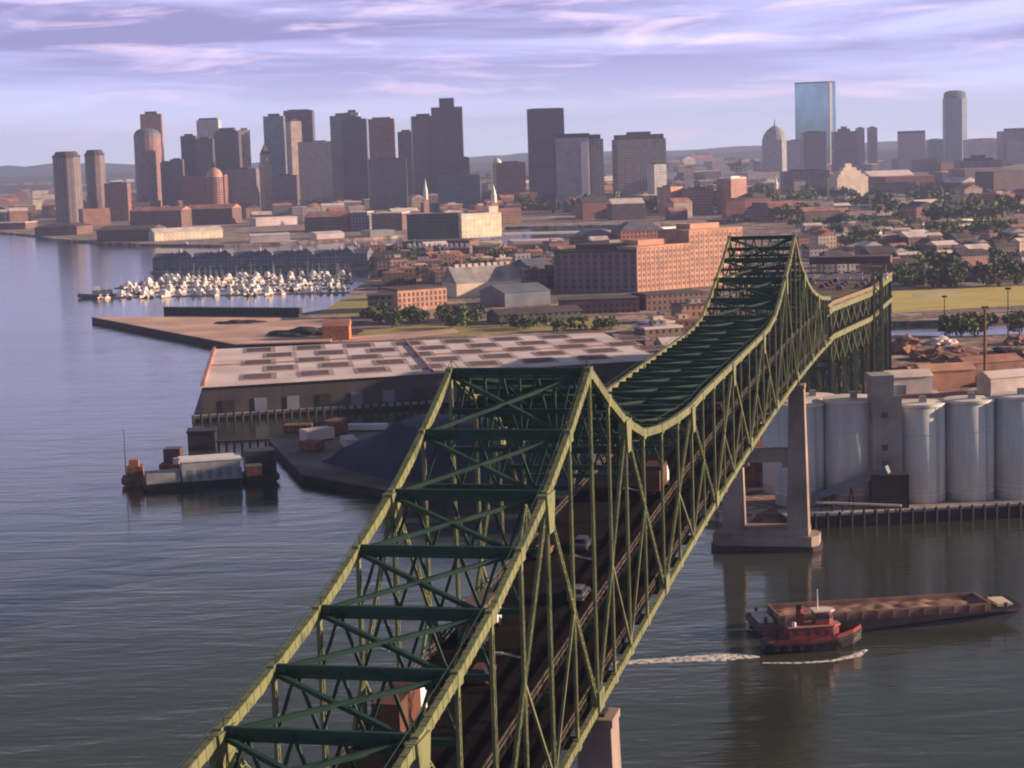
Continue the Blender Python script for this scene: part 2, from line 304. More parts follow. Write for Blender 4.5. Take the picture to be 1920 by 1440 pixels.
# ------------------------------------------------------------------ main bridge
YAW = 0.2346; BX0, BY0 = 0.75, 196.9; BW = 14.7
bridge = empty('truss_bridge', (BX0, BY0, 0), -YAW, 'long green steel truss bridge with two peaks crossing the river on concrete piers', 'bridge')
def zb(s): return 34.6+0.0435*s-0.000111*s*s
TOPN = {0: 69.8, 1: 65.6, 2: 61.7, 3: 58.6, 4: 57.2, 5: 56.4, 6: 56.0}
def node_s(k):
    if k < 0: return k*11.0
    if k > 20: return 244+(k-20)*11.0
    return 12.2*k-4.5*math.exp(-((k-2.6)/1.9)**2) if k > 0 else 0.0
def node_top(k):
    if k < 0: return {-1: 65.0, -2: 61.0, -3: 58.0, -4: 55.2, -5: 53.2, -6: 51.6, -7: 50.2, -8: 49.3, -9: 48.6, -10: 48.0}[k]
    if k > 20: return {1: 65.3, 2: 61.6, 3: 58.6, 4: 56.0, 5: 54.2, 6: 52.6, 7: 51.2, 8: 50.2, 9: 49.2, 10: 48.4}[k-20]
    if k > 14: return {15: 56.6, 16: 57.6, 17: 60.2, 18: 63.6, 19: 67.0, 20: 71.2}[k]
    return TOPN.get(k, 56.3)
KS = list(range(-10, 31))
def T(k, sd): return Vector((sd*BW/2, node_s(k), node_top(k)))
def B(k, sd): return Vector((sd*BW/2, node_s(k), zb(node_s(k))))
def bar(name, a, b, wd, ht, m=M_steel, up=(0, 0, 1)): return obj(name, beam(bmesh.new(), a, b, wd, ht, up), m, bridge)
def laced(bm, a, b, wd, fl=.11, along=Vector((0, 1, 0)), dep=.40):
    a = Vector(a); b = Vector(b); d = (b-a).normalized(); u = (along-d*along.dot(d)).normalized()
    for q in (-1, 1): beam(bm, a+u*q*wd/2, b+u*q*wd/2, dep, fl, u)
    n = max(2, int((b-a).length/(wd*1.3))); 
    for i in range(n):
        p = a.lerp(b, i/n); q = a.lerp(b, (i+1)/n); sg = 1 if i % 2 else -1
        for off in (-dep*.42, dep*.42): o_ = d.cross(u)*off; beam(bm, p+u*sg*wd*.45+o_, q-u*sg*wd*.45+o_, .03, .085, u)
    for k in (0, 1):
        p = a.lerp(b, k); q = p+(b-a).normalized()*(1.1 if k == 0 else -1.1); beam(bm, p, q, dep+.03, wd+.03, u)
    return bm
for sd in (-1, 1):
    for nm, fn, wd, ht in (('top_chord', T, 0.52, 0.95), ('bottom_chord', B, 0.52, 0.9)):
        bm = bmesh.new()
        for k in KS[:-1]: beam(bm, fn(k, sd), fn(k+1, sd), wd, ht)
        for k in [q for q in KS[:-1] if q < 5]:   # batten plates between the joints
            a, b = fn(k, sd), fn(k+1, sd); L0 = (b-a).length
            for i in range(1, int(L0/1.5)):
                p = a.lerp(b, i*1.5/L0); q = a.lerp(b, (i*1.5+.35)/L0); beam(bm, p, q, wd+.07, ht+.07)
        for k in KS:   # splice plates at the joints
            p = fn(k, sd); box(bm, p.x-wd/2-.05, p.x+wd/2+.05, p.y-.75, p.y+.75, p.z-ht/2-.22, p.z+ht/2+.08)
        obj(nm, bm, M_steel, bridge)
    gus = []
    for k in KS[1:-1]:
        t, b = T(k, sd), B(k, sd)
        t2, b2 = t-Vector((0, 0, .5)), b+Vector((0, 0, .5))
        if k <= 5: obj('vertical', laced(bmesh.new(), t2, b2, .50 if k % 2 else .62, dep=.30), M_steel, bridge)
        else: bar('vertical', t2, b2, 0.30 if k % 2 else 0.40, 0.30 if k % 2 else 0.40)
        if k % 4 == 2:
            bm = bmesh.new()
            for q in (-1, 1): v = [bm.verts.new((t.x+q*.5, t.y+a, t.z+c)) for a, c in ((-1.7, .3), (1.7, .3), (1.0, -3.4), (-1.0, -3.4))]; bm.faces.new(v)
            vs = list(bm.verts)
            for i in range(4): bm.faces.new((vs[i], vs[(i+1) % 4], vs[4+(i+1) % 4], vs[4+i]))
            obj('gusset_plate', bm, M_steel, bridge)
            for dk in (-2, 2):
                if k+dk in KS: 
                    c = B(k+dk, sd)
                    if k <= 6: obj('diagonal', laced(bmesh.new(), t2, c, .56, dep=.32), M_steel, bridge)
                    else: bar('diagonal', t2, c, 0.40, 0.40)
                    mid = (t2+c)/2; mid = t2.lerp(c, (node_s(k+dk//2)-t.y)/(c.y-t.y))
                    bar('sub_diagonal', mid, b2, 0.28, 0.28)
        if k % 4 == 0:
            bm = bmesh.new(); box(bm, b.x-.48, b.x+.48, b.y-1.4, b.y+1.4, b.z-.3, b.z+1.9); obj('gusset_plate', bm, M_steel, bridge)
for k in KS:
    a, b = T(k, -1), T(k, 1)
    bm = bmesh.new()
    if k <= 3: laced(bm, a, b, .85, fl=.2, along=Vector((0, 0, 1)), dep=.40); beam(bm, a, b, .06, .6)
    else: beam(bm, a, b, .42, .85)
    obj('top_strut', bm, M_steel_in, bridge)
    # sway frame under the strut
    dz = 8.0 if k in (0, 20) else (5.2 if node_top(k)-zb(node_s(k)) > 20 else (4.0 if node_top(k)-zb(node_s(k)) > 17 else 3.0))
    bm = bmesh.new(); d = Vector((0, 0, dz)); beam(bm, a-d, b-d, .4, .5)
    nn = 8
    for i in range(nn):
        p = a.lerp(b, i/nn); q = a.lerp(b, (i+1)/nn)
        if i % 2 == 0: beam(bm, p-d, q, .22, .26)
        else: beam(bm, p, q-d, .22, .26)
    if k in (0, 20):
        for i in range(1, 4): beam(bm, a.lerp(b, i/4)-d, a.lerp(b, i/4), .3, .3)
        beam(bm, a-d*.5, b-d*.5, .4, .5)
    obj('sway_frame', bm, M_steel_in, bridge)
    for nm, dz in (('floor_beam', 0.0), ('floor_beam', 8.2)):
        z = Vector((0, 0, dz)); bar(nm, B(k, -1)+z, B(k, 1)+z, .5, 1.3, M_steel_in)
for k in KS[10:-1]:
    for f in ((.5,) if k > 3 else (.33, .66)):
        a, b = T(k, -1).lerp(T(k+1, -1), f), T(k, 1).lerp(T(k+1, 1), f); d = Vector((0, 0, 2.6)); bm = beam(bmesh.new(), a, b, .3, .6)
        beam(bm, a-d, b-d, .25, .35)
        for i in range(6): p, q = a.lerp(b, i/6), a.lerp(b, (i+1)/6); beam(bm, p-(d if i % 2 else Vector()), q-(Vector() if i % 2 else d), .16, .2)
        obj('intermediate_strut', bm, M_steel_in, bridge)
for k in KS[:-1]:
    off = Vector((0, 0, .1))
    for s1 in (-1, 1): bar('lateral_brace', T(k, s1)-off*(1+s1), T(k+1, -s1)-off*(1+s1), .42, .36, M_steel_in)
# decks
def strip(name, x0, x1, dz, th, m, k0=-10, k1=30, parent=bridge, step=4.0, base=zb):
    bm = bmesh.new(); s0, s1 = node_s(k0), node_s(k1); n = int((s1-s0)/step); prev = None
    for i in range(n+1):
        s = s0+(s1-s0)*i/n; z = base(s)+dz
        c = [bm.verts.new(p) for p in ((x0, s, z-th), (x1, s, z-th), (x1, s, z), (x0, s, z))]
        if prev:
            for j in range(4): bm.faces.new((prev[j], prev[(j+1) % 4], c[(j+1) % 4], c[j]))
        else: bm.faces.new(c[::-1])
        prev = c
    bm.faces.new(prev); bmesh.ops.recalc_face_normals(bm, faces=bm.faces)
    return obj(name, bm, m, parent)
HW = BW/2-.75
strip('upper_deck', -HW, HW, 9.2, .35, M_deck)
strip('lower_deck', -HW, HW, 1.0, .35, M_deck)
for sd in (-1, 1):
    for dz in (1.0, 9.2):
        bm = bmesh.new()
        for k in KS[:-1]:
            a = Vector((sd*(HW-.1), node_s(k), zb(node_s(k))+dz)); b = Vector((sd*(HW-.1), node_s(k+1), zb(node_s(k+1))+dz))
            for h in (.55, 1.1): beam(bm, a+Vector((0, 0, h)), b+Vector((0, 0, h)), .12, .22)
            for i in range(5): p = a.lerp(b, i/5); beam(bm, p, p+Vector((0, 0, 1.1)), .12, .12)
        obj('guard_rail', bm, M_rail, bridge)
        bm = bmesh.new()
        for k in KS[:-1]:
            a = Vector((sd*(HW-2), node_s(k), zb(node_s(k))+dz-.95)); b = Vector((sd*(HW-2), node_s(k+1), zb(node_s(k+1))+dz-.95)); beam(bm, a, b, .3, .9)
        obj('stringer', bm, M_steel_in, bridge)
def pier(s, ztop, parent, sc_=1.0, base=True):
    p = bpy.data.objects.new('pier', None); C.objects.link(p); p.parent = parent; p.location = (0, s, 0)
    for sd in (-1, 1):
        bm = bmesh.new(); x = sd*BW/2
        prism(bm, [(x-2.4, -3.1), (x+2.4, -3.1), (x+2.4, 3.1), (x-2.4, 3.1)], 4.9, ztop-1.6, .72)
        box(bm, x-1.9, x+1.9, -2.3, 2.3, ztop-1.6, ztop-.75)
        obj('leg', bm, M_conc, p)
        obj('bearing', Bx(x-.9, x+.9, -1.2, 1.2, ztop-.75, ztop-.45), M_hullblk, p)
    bm = bmesh.new(); box(bm, -BW/2+1.2, BW/2-1.2, -1.7, 1.7, ztop*.52, ztop*.52+3.0)
    for sd in (-1, 1): prism(bm, [(sd*(BW/2-3.4), -1.6), (sd*(BW/2-1.4), -1.6), (sd*(BW/2-1.4), 1.6), (sd*(BW/2-3.4), 1.6)], ztop*.52-1.2, ztop*.52)
    obj('crossbeam', bm, M_conc, p)
    bm = bmesh.new(); h = BW/2+3.2
    prism(bm, [(-h, -4.2), (h, -4.2), (h+1.6, -2.4), (h+1.6, 2.4), (h, 4.2), (-h, 4.2), (-h-1.6, 2.4), (-h-1.6, -2.4)], -1.5, 3.4)
    box(bm, -h+.7, h-.7, -3.6, 3.6, 3.4, 4.9)
    obj('footing', bm, M_conc, p)
    bm = bmesh.new(); prism(bm, [(-h-.3, -4.5), (h+.3, -4.5), (h+2, -2.5), (h+2, 2.5), (h+.3, 4.5), (-h-.3, 4.5), (-h-2, 2.5), (-h-2, -2.5)], -1.5, 1.1); obj('fender', bm, M_dark, p)
    return p
pier(0, zb(0), bridge); pier(244, zb(244), bridge); pier(-110, zb(-110), bridge)
for sd in (-1, 1):
    for k in range(-9, 30, 3):   # roadway lamps on the truss
        p = T(k, sd); q = Vector((p.x-sd*.3, p.y, zb(p.y)+9.2+6.5)); bm = bmesh.new(); beam(bm, q, q-Vector((sd*1.6, 0, -.3)), .14, .14); box(bm, q.x-sd*1.9-.35, q.x-sd*1.9+.35, q.y-.2, q.y+.2, q.z+.2, q.z+.4); obj('roadway_lamp', bm, M_grey, bridge)
for sd in (-1, 1):               # pale rivetted plates and cables along the chords
    bm = bmesh.new()
    for k in KS[:-1]: a, b = T(k, sd)+Vector((0, 0, .62)), T(k+1, sd)+Vector((0, 0, .62)); beam(bm, a+Vector((-.2*sd, 0, .75)), b+Vector((-.2*sd, 0, .75)), .05, .05); beam(bm, a-Vector((.2*sd, 0, .1)), a+Vector((-.2*sd, 0, .75)), .07, .07)
    obj('hand_cable', bm, M_steel_in, bridge)
# ------------------------------------------------------------------ approach viaduct and toll canopy beyond the bridge
ax = Vector((math.sin(YAW), math.cos(YAW), 0)); nx = Vector((math.cos(YAW), -math.sin(YAW), 0))
P0 = Vector((BX0, BY0, 0))+ax*354; zend = zb(354)
path = []
p = P0.copy(); hd = YAW
for i in range(18):
    path.append((p.copy(), hd, zend+9.2-0.022*i*12)); hd += R_(0.12); p = p+Vector((math.sin(hd), math.cos(hd), 0))*12
via = empty('approach_viaduct', P0, 0, 'elevated double deck roadway on green steel bents curving right beyond the truss bridge', 'viaduct')
def vstrip(name, f0, f1, dz, th, m, par=via, i0=0, i1=17):
    bm = bmesh.new(); prev = None
    for i in range(i0, i1+1):
        p, h, z = path[i]; nn_ = Vector((math.cos(h), -math.sin(h), 0)); hw = 6.8+6.6*max(0, min(1, (i-2)/6))
        a = p+nn_*(f0*hw)-par.location; b = p+nn_*(f1*hw)-par.location
        c = [bm.verts.new((q.x, q.y, z+dz-t)) for q, t in ((a, th), (b, th), (b, 0), (a, 0))]
        if prev:
            for j in range(4): bm.faces.new((prev[j], prev[(j+1) % 4], c[(j+1) % 4], c[j]))
        else: bm.faces.new(c[::-1])
        prev = c
    bm.faces.new(prev); bmesh.ops.recalc_face_normals(bm, faces=bm.faces); return obj(name, bm, m, par)
M_vdeck = mat('brown_plaza_concrete', (0.16, 0.105, 0.085), 0.85, 0, 0.5, 0.15, col2=(0.06, 0.038, 0.034), detail=10)
M_vrail = mat('tan_parapet', (0.20, 0.16, 0.09), .8)
vstrip('upper_deck', -1, 1, 0, .5, M_vdeck); vstrip('lower_deck', -1, 1, -8.2, .5, M_deck)
for f in (-1, 1):
    vstrip('parapet', f*1.0-.008*(1+f), f*1.0+.008*(1-f), 1.0, 1.0, M_vrail if f > 0 else M_rail); vstrip('side_girder', f*.97-.02, f*.97+.02, -.7, 1.6, M_steel); vstrip('side_girder', f*.97-.02, f*.97+.02, -8.9, 1.6, M_steel)
for i in range(1, 18, 1):
    p, h, z = path[i]; nn_ = Vector((math.cos(h), -math.sin(h), 0)); hw = (6.8+6.6*max(0, min(1, (i-2)/6)))*.92; al = Vector((math.sin(h), math.cos(h), 0))
    bm = bmesh.new()
    for f in (-1, -.33, .33, 1):
        q = p+nn_*hw*f-P0; beam(bm, (q.x, q.y, LZ), (q.x, q.y, z-.5), .8, .8)
    for zz in (z-1.2, z-9.2, z-18): 
        a = p-nn_*hw-P0; b = p+nn_*hw-P0; beam(bm, (a.x, a.y, zz), (b.x, b.y, zz), .5, .9)
    for f0, f1 in ((-1, -.33), (-.33, .33), (.33, 1)):
        for za, zc in ((LZ+1, z-18), (z-18, z-9.6)):
            a = p+nn_*hw*f0-P0; b = p+nn_*hw*f1-P0
            beam(bm, (a.x, a.y, za), (b.x, b.y, zc), .3, .3); beam(bm, (a.x, a.y, zc), (b.x, b.y, za), .3, .3)
    obj('steel_bent', bm, M_steel_in if i % 2 else M_steel, via)
# longitudinal lattice between bents
for f in (-1, 1):
    bm = bmesh.new()
    for i in range(1, 16, 1):
        p, h, z = path[i]; p2, h2, z2 = path[i+1]
        n1_ = Vector((math.cos(h), -math.sin(h), 0)); n2_ = Vector((math.cos(h2), -math.sin(h2), 0))
        a = p+n1_*(6.8+6.6*max(0, min(1, (i-2)/6)))*f*.93-P0; b = p2+n2_*(6.8+6.6*max(0, min(1, (i-1)/6)))*f*.93-P0
        for za, zc in ((z-8.5, z2-1), (z-1, z2-8.5), (z-18, z2-9.5), (z-9.5, z2-18)): beam(bm, (a.x, a.y, za), (b.x, b.y, zc), .3, .3)
    obj('side_lattice', bm, M_steel, via)
# toll canopy
p, h, z = path[14]
can = empty('toll_canopy', (p.x, p.y, z), -h, 'wide dark flat toll plaza canopy spanning the elevated roadway', 'canopy')
obj('roof', Bx(-13.6, 15.6, -5, 5, 6.0, 8.6), mat('purple_grey_fascia', (0.12, 0.085, 0.10), .7), can)
for i in range(7):
    x = -13.5+27*i/6; obj('column', Bx(x-.25, x+.25, -.25, .25, 0, 6), M_conc2, can)
    if i < 7:
        b_o = empty('toll_booth', can.matrix_basis @ Vector((x, -3.0, 0)), -h, 'small white toll booth with red band under the dark canopy', 'booth', 'toll booths under the canopy')
        obj('cabin', Bx(-.9, .9, -1.4, 1.4, .15, 2.6), M_white, b_o); obj('window', Bx(-.95, .95, -1.1, 1.1, 1.2, 2.1), M_glass, b_o); obj('roof', Bx(-1.2, 1.2, -1.8, 1.8, 2.6, 2.9), M_red, b_o)
p, h, z = path[9]
post = empty('lattice_tower', (p.x+14.6*math.cos(h), p.y-14.6*math.sin(h), LZ), 0, 'tall square lattice steel tower standing at the right edge of the elevated roadway', 'tower')
bm = bmesh.new()
for a, b in ((-1.3, -1.3), (1.3, -1.3), (1.3, 1.3), (-1.3, 1.3)): box(bm, a-.35, a+.35, b-.35, b+.35, 0, z+4)
obj('corner_post', bm, M_steel, post)
bm = bmesh.new(); k = 0
while k*2.4 < z+1:
    z0, z1 = k*2.4, k*2.4+2.4; sg = 1 if k % 2 else -1
    for y in (-1.3, 1.3): beam(bm, (-1.3*sg, y, z0), (1.3*sg, y, z1), .25, .25)
    for x in (-1.3, 1.3): beam(bm, (x, -1.3*sg, z0), (x, 1.3*sg, z1), .25, .25)
    k += 1
obj('lacing', bm, M_steel_in, post); obj('cap', Bx(-1.9, 1.9, -1.9, 1.9, z+4.003, z+4.8), M_steel, post)

# ------------------------------------------------------------------ road vehicles
def cyl_x(bm, cx, cy, cz, r, wd, n=12):
    a = [bm.verts.new((cx-wd/2, cy+r*math.cos(2*math.pi*i/n), cz+r*math.sin(2*math.pi*i/n))) for i in range(n)]
    b = [bm.verts.new((cx+wd/2, v.co.y, v.co.z)) for v in a]
    bm.faces.new(a); bm.faces.new(b[::-1])
    for i in range(n): bm.faces.new((a[i], b[i], b[(i+1) % n], a[(i+1) % n]))
def make_car(col, name):
    root = empty('car', (0, 0, 0)); m = mat(name, col, .3, .0, .1, .5, .6)
    bm = bmesh.new(); prof = [(-2.2, .35), (2.2, .35), (2.25, .75), (1.3, .95), (-1.9, 1.0), (-2.25, .8)]
    a = [bm.verts.new((-.88, y, z)) for y, z in prof]; b = [bm.verts.new((.88, y, z)) for y, z in prof]
    bm.faces.new(a[::-1]); bm.faces.new(b)
    for i in range(6): bm.faces.new((a[i], a[(i+1) % 6], b[(i+1) % 6], b[i]))
    bmesh.ops.recalc_face_normals(bm, faces=bm.faces); obj('body', bm, m, root)
    bm = bmesh.new(); prism(bm, [(-.8, -1.8), (.8, -1.8), (.8, .9), (-.8, .9)], .93, 1.42, .78); obj('window_band', bm, M_glass, root)
    obj('roof', Bx(-.6, .6, -1.45, .6, 1.42, 1.47), m, root)
    for x in (-.8, .8):
        for y in (-1.4, 1.4): bm = bmesh.new(); cyl_x(bm, x, y, .33, .33, .22); obj('wheel', bm, M_black, root)
    return root
def make_truck(col, name):
    root = empty('box_truck', (0, 0, 0)); m = mat(name, col, .5, .0, .3, .4, .4)
    obj('cargo_box', Bx(-1.25, 1.25, -4.6, 2.0, 1.0, 3.9), m, root)
    bm = bmesh.new(); box(bm, -1.15, 1.15, 2.25, 4.2, .6, 2.2); prism(bm, [(-1.15, 2.25), (1.15, 2.25), (1.15, 3.9), (-1.15, 3.9)], 2.2, 3.0, .88); obj('cab', bm, M_white, root)
    obj('windscreen', Bx(-1.0, 1.0, 3.9, 4.24, 1.7, 2.15), M_glass, root)
    obj('chassis', Bx(-.5, .5, -4.5, 4.0, .55, .98), M_black, root)
    for x in (-1.05, 1.05):
        for y in (-3.4, -2.3, 3.2): bm = bmesh.new(); cyl_x(bm, x, y, .5, .5, .32); obj('wheel', bm, M_black, root)
    return root
veh = [make_car((.22, .2, .2), 'white_car_paint'), make_car((.12, .03, .025), 'red_car_paint'), make_car((.08, .09, .12), 'dark_car_paint'), make_car((.22, .12, .07), 'tan_car_paint'),
       make_truck((.12, .05, .032), 'rust_red_truck_box'), make_truck((.15, .10, .07), 'tan_truck_box')]
names = ['grey car', 'red car', 'dark blue car', 'tan car', 'dark rust brown box truck', 'dull brown box truck']
plan = [(4, -34, -3.6, 'in the left lane nearest the camera'), (5, -6, -3.4, 'in the left lane beneath the near peak of the bridge'), (1, -20, .2, 'in the middle lane before the near peak'), (0, 8, 4.0, 'in the right lane under the near peak'),
        (3, 26, -3.8, 'in the left lane just past the near peak'), (2, 30, .1, 'in the middle lane past the near peak'), (4, 62, 4.0, 'in the right lane of the main span'), (0, 92, -3.7, 'in the left lane at mid span'),
        (1, 130, 3.9, 'in the right lane beyond mid span'), (0, 170, 0, 'in the middle lane near the far peak'), (2, 205, -3.7, 'in the left lane just before the far peak'), (3, 290, 3.8, 'on the far arm of the bridge')]
used = set()
for q_ in range(16): plan.append((q_ % 4, -1000-q_, 0, 'in the queue on the plaza before the toll canopy'))
for vi, s, x, where in plan:
    o = veh[vi] if vi not in used else copy_tree(veh[vi]); used.add(vi)
    if s < -900:
        qi = -1000-s; pp_, hh_, zz_ = path[8+qi//4+(qi % 2)]; nn_ = Vector((math.cos(hh_), -math.sin(hh_), 0)); q = pp_+nn_*(-9+6*(qi % 4)+random.uniform(-1, 1)); o.location = (q.x, q.y, zz_+.01); o.rotation_euler = (0, 0, -hh_)
        tag(o, names[vi]+' '+where, 'car', names[vi]+'s queuing before the toll canopy'); continue
    q = P0-ax*354+ax*s+nx*x; o.location = (q.x, q.y, zb(s)+9.21); o.rotation_euler = (math.atan(.0435-.000222*s), 0, -YAW)
    tag(o, names[vi]+' '+where, 'truck' if vi > 3 else 'car', 'vehicles on the upper deck of the bridge')

# ------------------------------------------------------------------ skyline towers
occ = []      # (x, y, r) already built on
SKY = 'downtown towers on the skyline'
def tower(px0, px1, ytop, D, m, label, depth=None, rot=0.0, cap=None, capm=None, name='office_tower', group=None, cat='tower', base=LZ, steps=None):
    """px0..px1 and ytop as seen in the photograph, D the real distance; cap = list of (inset fraction, height) roof pieces"""
    pm = (px0+px1)/2; t = PD(pm, ytop, D); wd = (PD(px1, ytop, D)-PD(px0, ytop, D)).x
    dp = depth if depth else wd*.8
    if rot: wd = max(8, (wd-dp*abs(math.sin(rot)))/math.cos(rot))
    h = t.z-base; r = empty(name, (t.x, D+dp/2, base), rot, label, cat, group)
    occ.append((t.x, D+dp/2, max(wd, dp)*.62))
    x, y = wd/2, dp/2
    if steps:
        z0 = 0
        for k, (f, hz_) in enumerate(steps):   # (width fraction, top height fraction)
            obj('body' if k == 0 else 'setback', Bx(-x*f, x*f, -y*f, y*f, z0, h*hz_), m, r); z0 = h*hz_
    else:
        obj('body', Bx(-x, x, -y, y, 0, h), m, r)
        bm = bmesh.new()
        for a in ((-x, x, -y, -y+.5), (-x, x, y-.5, y), (-x, -x+.5, -y+.5, y-.5), (x-.5, x, -y+.5, y-.5)): box(bm, *a, h, h+1.3)
        obj('parapet', bm, capm or m, r)
    z = h+.003
    for fi, ch in (cap if cap is not None else [(.55, max(3, h*.035))]):
        o = obj('roof_plant', Bx(-x*fi, x*fi, -y*fi, y*fi, z, z+ch), capm or M_roofdk, r); z += ch
    return r, x, y, h
f_purp = facade('purple_grey_office_wall', (0.20, 0.15, 0.17), (0.05, 0.045, 0.06), 3.4, 3.9, .5, 1.1, rnd=.4)
f_dark = facade('dark_granite_wall', (0.115, 0.09, 0.105), (0.035, 0.03, 0.045), 3.0, 3.8, .55, .6, big=60)
f_red = facade('red_granite_wall', (0.32, 0.15, 0.13), (0.05, 0.04, 0.05), 3.6, 3.8, .5, .5)
f_tan = facade('tan_limestone_wall', (0.55, 0.42, 0.33), (0.09, 0.08, 0.08), 3.6, 3.8, .4, .5)
f_blue = facade('pale_blue_glass_wall', (0.26, 0.30, 0.36), (0.10, 0.13, 0.19), 3.0, 3.8, .7, .7)
f_grey = facade('grey_concrete_wall', (0.24, 0.215, 0.23), (0.05, 0.05, 0.06), 4.0, 3.8, .5, .55)
f_lav = facade('lavender_precast_wall', (0.40, 0.36, 0.39), (0.15, 0.13, 0.15), 3.2, 3.7, .35, .5)
f_pale = facade('pale_precast_wall', (0.62, 0.58, 0.56), (0.2, 0.19, 0.2), 3.6, 3.7, .35, .5)
f_round = facade('brown_concrete_wall', (0.22, 0.17, 0.17), (0.05, 0.045, 0.05), 4.0, 3.2, .5, .45, cyl=15)
f_green = facade('green_glass_wall', (0.17, 0.20, 0.21), (0.06, 0.08, 0.09), 3.2, 3.9, .6, .6)
# twin residential towers by the water
for i, (a, b, yt, D, lb) in enumerate(((98, 149, 284, 2950, 'left one of the twin dark rounded towers by the harbour'), (158, 195, 281, 3150, 'right slimmer one of the twin dark rounded towers by the harbour'))):
    t = PD((a+b)/2, yt, D); r_ = (PD(b, yt, D)-PD(a, yt, D)).x/2; h = t.z-LZ
    r = empty('apartment_tower', (t.x, D, LZ), .2, lb, 'tower', 'twin harbour towers'); occ.append((t.x, D, r_*1.3))
    obj('body', prism(bmesh.new(), ngon(r_, 12), 0, h-9), f_round, r); obj('balcony_bands', prism(bmesh.new(), ngon(r_*1.03, 12), h-9, h-6), M_roofdk, r)
    obj('roof_drum', prism(bmesh.new(), ngon(r_*.92, 12), h-6, h, .8), M_roofdk, r)
tower(195, 238, 345, 3000, f_red, 'low brown block right of the twin towers')
# round harbourside tower with square tower behind
t = PD(275, 240, 3550); r_ = (PD(300, 240, 3550)-PD(249, 240, 3550)).x/2; h = t.z-LZ
r = empty('office_tower', (t.x, 3550, LZ), 0, 'tall rounded tower with red lit right side and domed shoulder', 'tower'); occ.append((t.x, 3550, 30))
obj('body', prism(bmesh.new(), ngon(r_, 20), 0, h-14), facade('rounded_granite_wall', (0.36, 0.20, 0.19), (0.07, 0.06, 0.075), 3.4, 3.8, .5, .5, cyl=25), r)
obj('domed_top', lathe(bmesh.new(), [(r_, h-14), (r_*.93, h-9), (r_*.75, h-4), (r_*.45, h-1), (2, h)], 20), f_grey, r)
tower(259, 301, 215, 3700, f_red, 'tall square red granite tower rising behind the rounded tower', rot=.1)
tower(300, 320, 305, 3450, f_purp, 'narrow low dark block right of the rounded tower')
tower(318, 342, 300, 3350, f_purp, 'dark block between the rounded tower and the stepped towers')
tower(338, 366, 256, 3400, f_dark, 'slim dark tower left of the white topped tower')
tower(368, 409, 226, 3900, f_pale, 'pale white topped tower behind the dark towers', cap=[(.8, 5)])
tower(366, 398, 262, 3380, f_purp, 'dark tower standing in front of the white topped tower')
tower(400, 447, 250, 3500, f_purp, 'broad dark tower with a stepped flat roof', cap=[(.85, 5), (.6, 5)])
tower(444, 468, 245, 3560, f_tan, 'tower with a sunlit right side behind the broad dark tower', rot=.25)
tower(340, 420, 330, 3100, f_red, 'long low brown harbour hotel block', depth=40)
# domed hotel pavilion
p = PD(402, 332, 3050); r = empty('domed_building', (p.x, 3050, LZ), 0, 'small building with an orange sunlit dome among the wharves', 'building')
h = p.z-LZ; obj('drum', prism(bmesh.new(), ngon(13, 16), 0, h), f_red, r); obj('dome', lathe(bmesh.new(), [(13, h), (12, h+6), (9, h+11), (4, h+14), (1, h+15)], 20), M_brick, r)
tower(415, 480, 318, 3150, f_grey, 'wide low grey office block beneath the broad dark tower', depth=40)
# custom house style clock tower
p = PD(496, 268, 3330); h = p.z-LZ; r = empty('clock_tower', (p.x, 3330, LZ), .55, 'slim old stone clock tower with pointed roof and sunlit right side', 'tower'); occ.append((p.x, 3330, 22))
obj('body', Bx(-9, 9, -9, 9, 0, h*.68), f_tan, r); obj('belfry', Bx(-7, 7, -7, 7, h*.68, h*.84), f_tan, r); obj('roof', prism(bmesh.new(), [(-7, -7), (7, -7), (7, 7), (-7, 7)], h*.84, h, .05), M_roofdk, r)
for q in (0, 1):
    bm = bmesh.new(); lathe(bm, [(2.6, 0), (2.6, .4)], 20); bm.transform(Matrix.Translation((0, 0, h*.76)) @ (Matrix.Rotation(math.pi/2, 4, 'X') if q == 0 else Matrix.Rotation(math.pi/2, 4, 'Y')) @ Matrix.Translation((0, 0, 7.0))); obj('clock_face', bm, M_white, r)
tower(493, 531, 219, 3650, f_blue, 'pale blue glass tower on the left of a dark tower')
tower(531, 585, 208, 3720, f_dark, 'dark tower with stepped top behind a tan tower', cap=[(.7, 3)])
tower(533, 564, 229, 3560, f_tan, 'tan tower catching the sun in front of a dark tower', rot=.5)
tower(553, 620, 267, 3300, f_grey, 'broad grey tower lower than the dark towers around it', rot=.12, cap=[(.7, 3)])
tower(510, 556, 330, 3200, f_purp, 'low dark office block below the tan tower')
tower(618, 668, 218, 3600, f_green, 'greenish glass tower with stepped roofline', cap=[(.6, 6)])
tower(646, 672, 212, 3640, f_pale, 'pale crown tower rising behind the greenish tower')
tower(640, 686, 224, 3450, f_dark, 'black tower in the middle of the left cluster')
tower(690, 738, 224, 3420, f_red, 'purple brown tower with a rounded shoulder', cap=[(.7, 4)])
tower(745, 775, 248, 3600, f_purp, 'thin tower left of the tallest stepped tower')
tower(768, 816, 219, 3400, f_purp, 'grey purple tower attached left of the tallest tower', rot=.1)
tower(808, 866, 202, 3380, f_dark, 'tallest dark tower of the left cluster with a square cap', cap=[(.48, 17)], capm=f_dark)
tower(864, 880, 297, 3300, f_purp, 'low block at the foot of the tallest tower')
tower(690, 760, 300, 3150, f_purp, 'low dark office block below the rounded shoulder tower', depth=40)
tower(820, 900, 330, 3000, f_green, 'low grey green block below the tallest tower', depth=40)
tower(930, 985, 306, 3300, f_red, 'brown hilltop apartment block near a white dome')
p = PD(932, 300, 3500); r = empty('white_dome', (p.x, 3500, LZ), 0, 'small white dome on the hill between the clusters', 'dome'); h = p.z-LZ
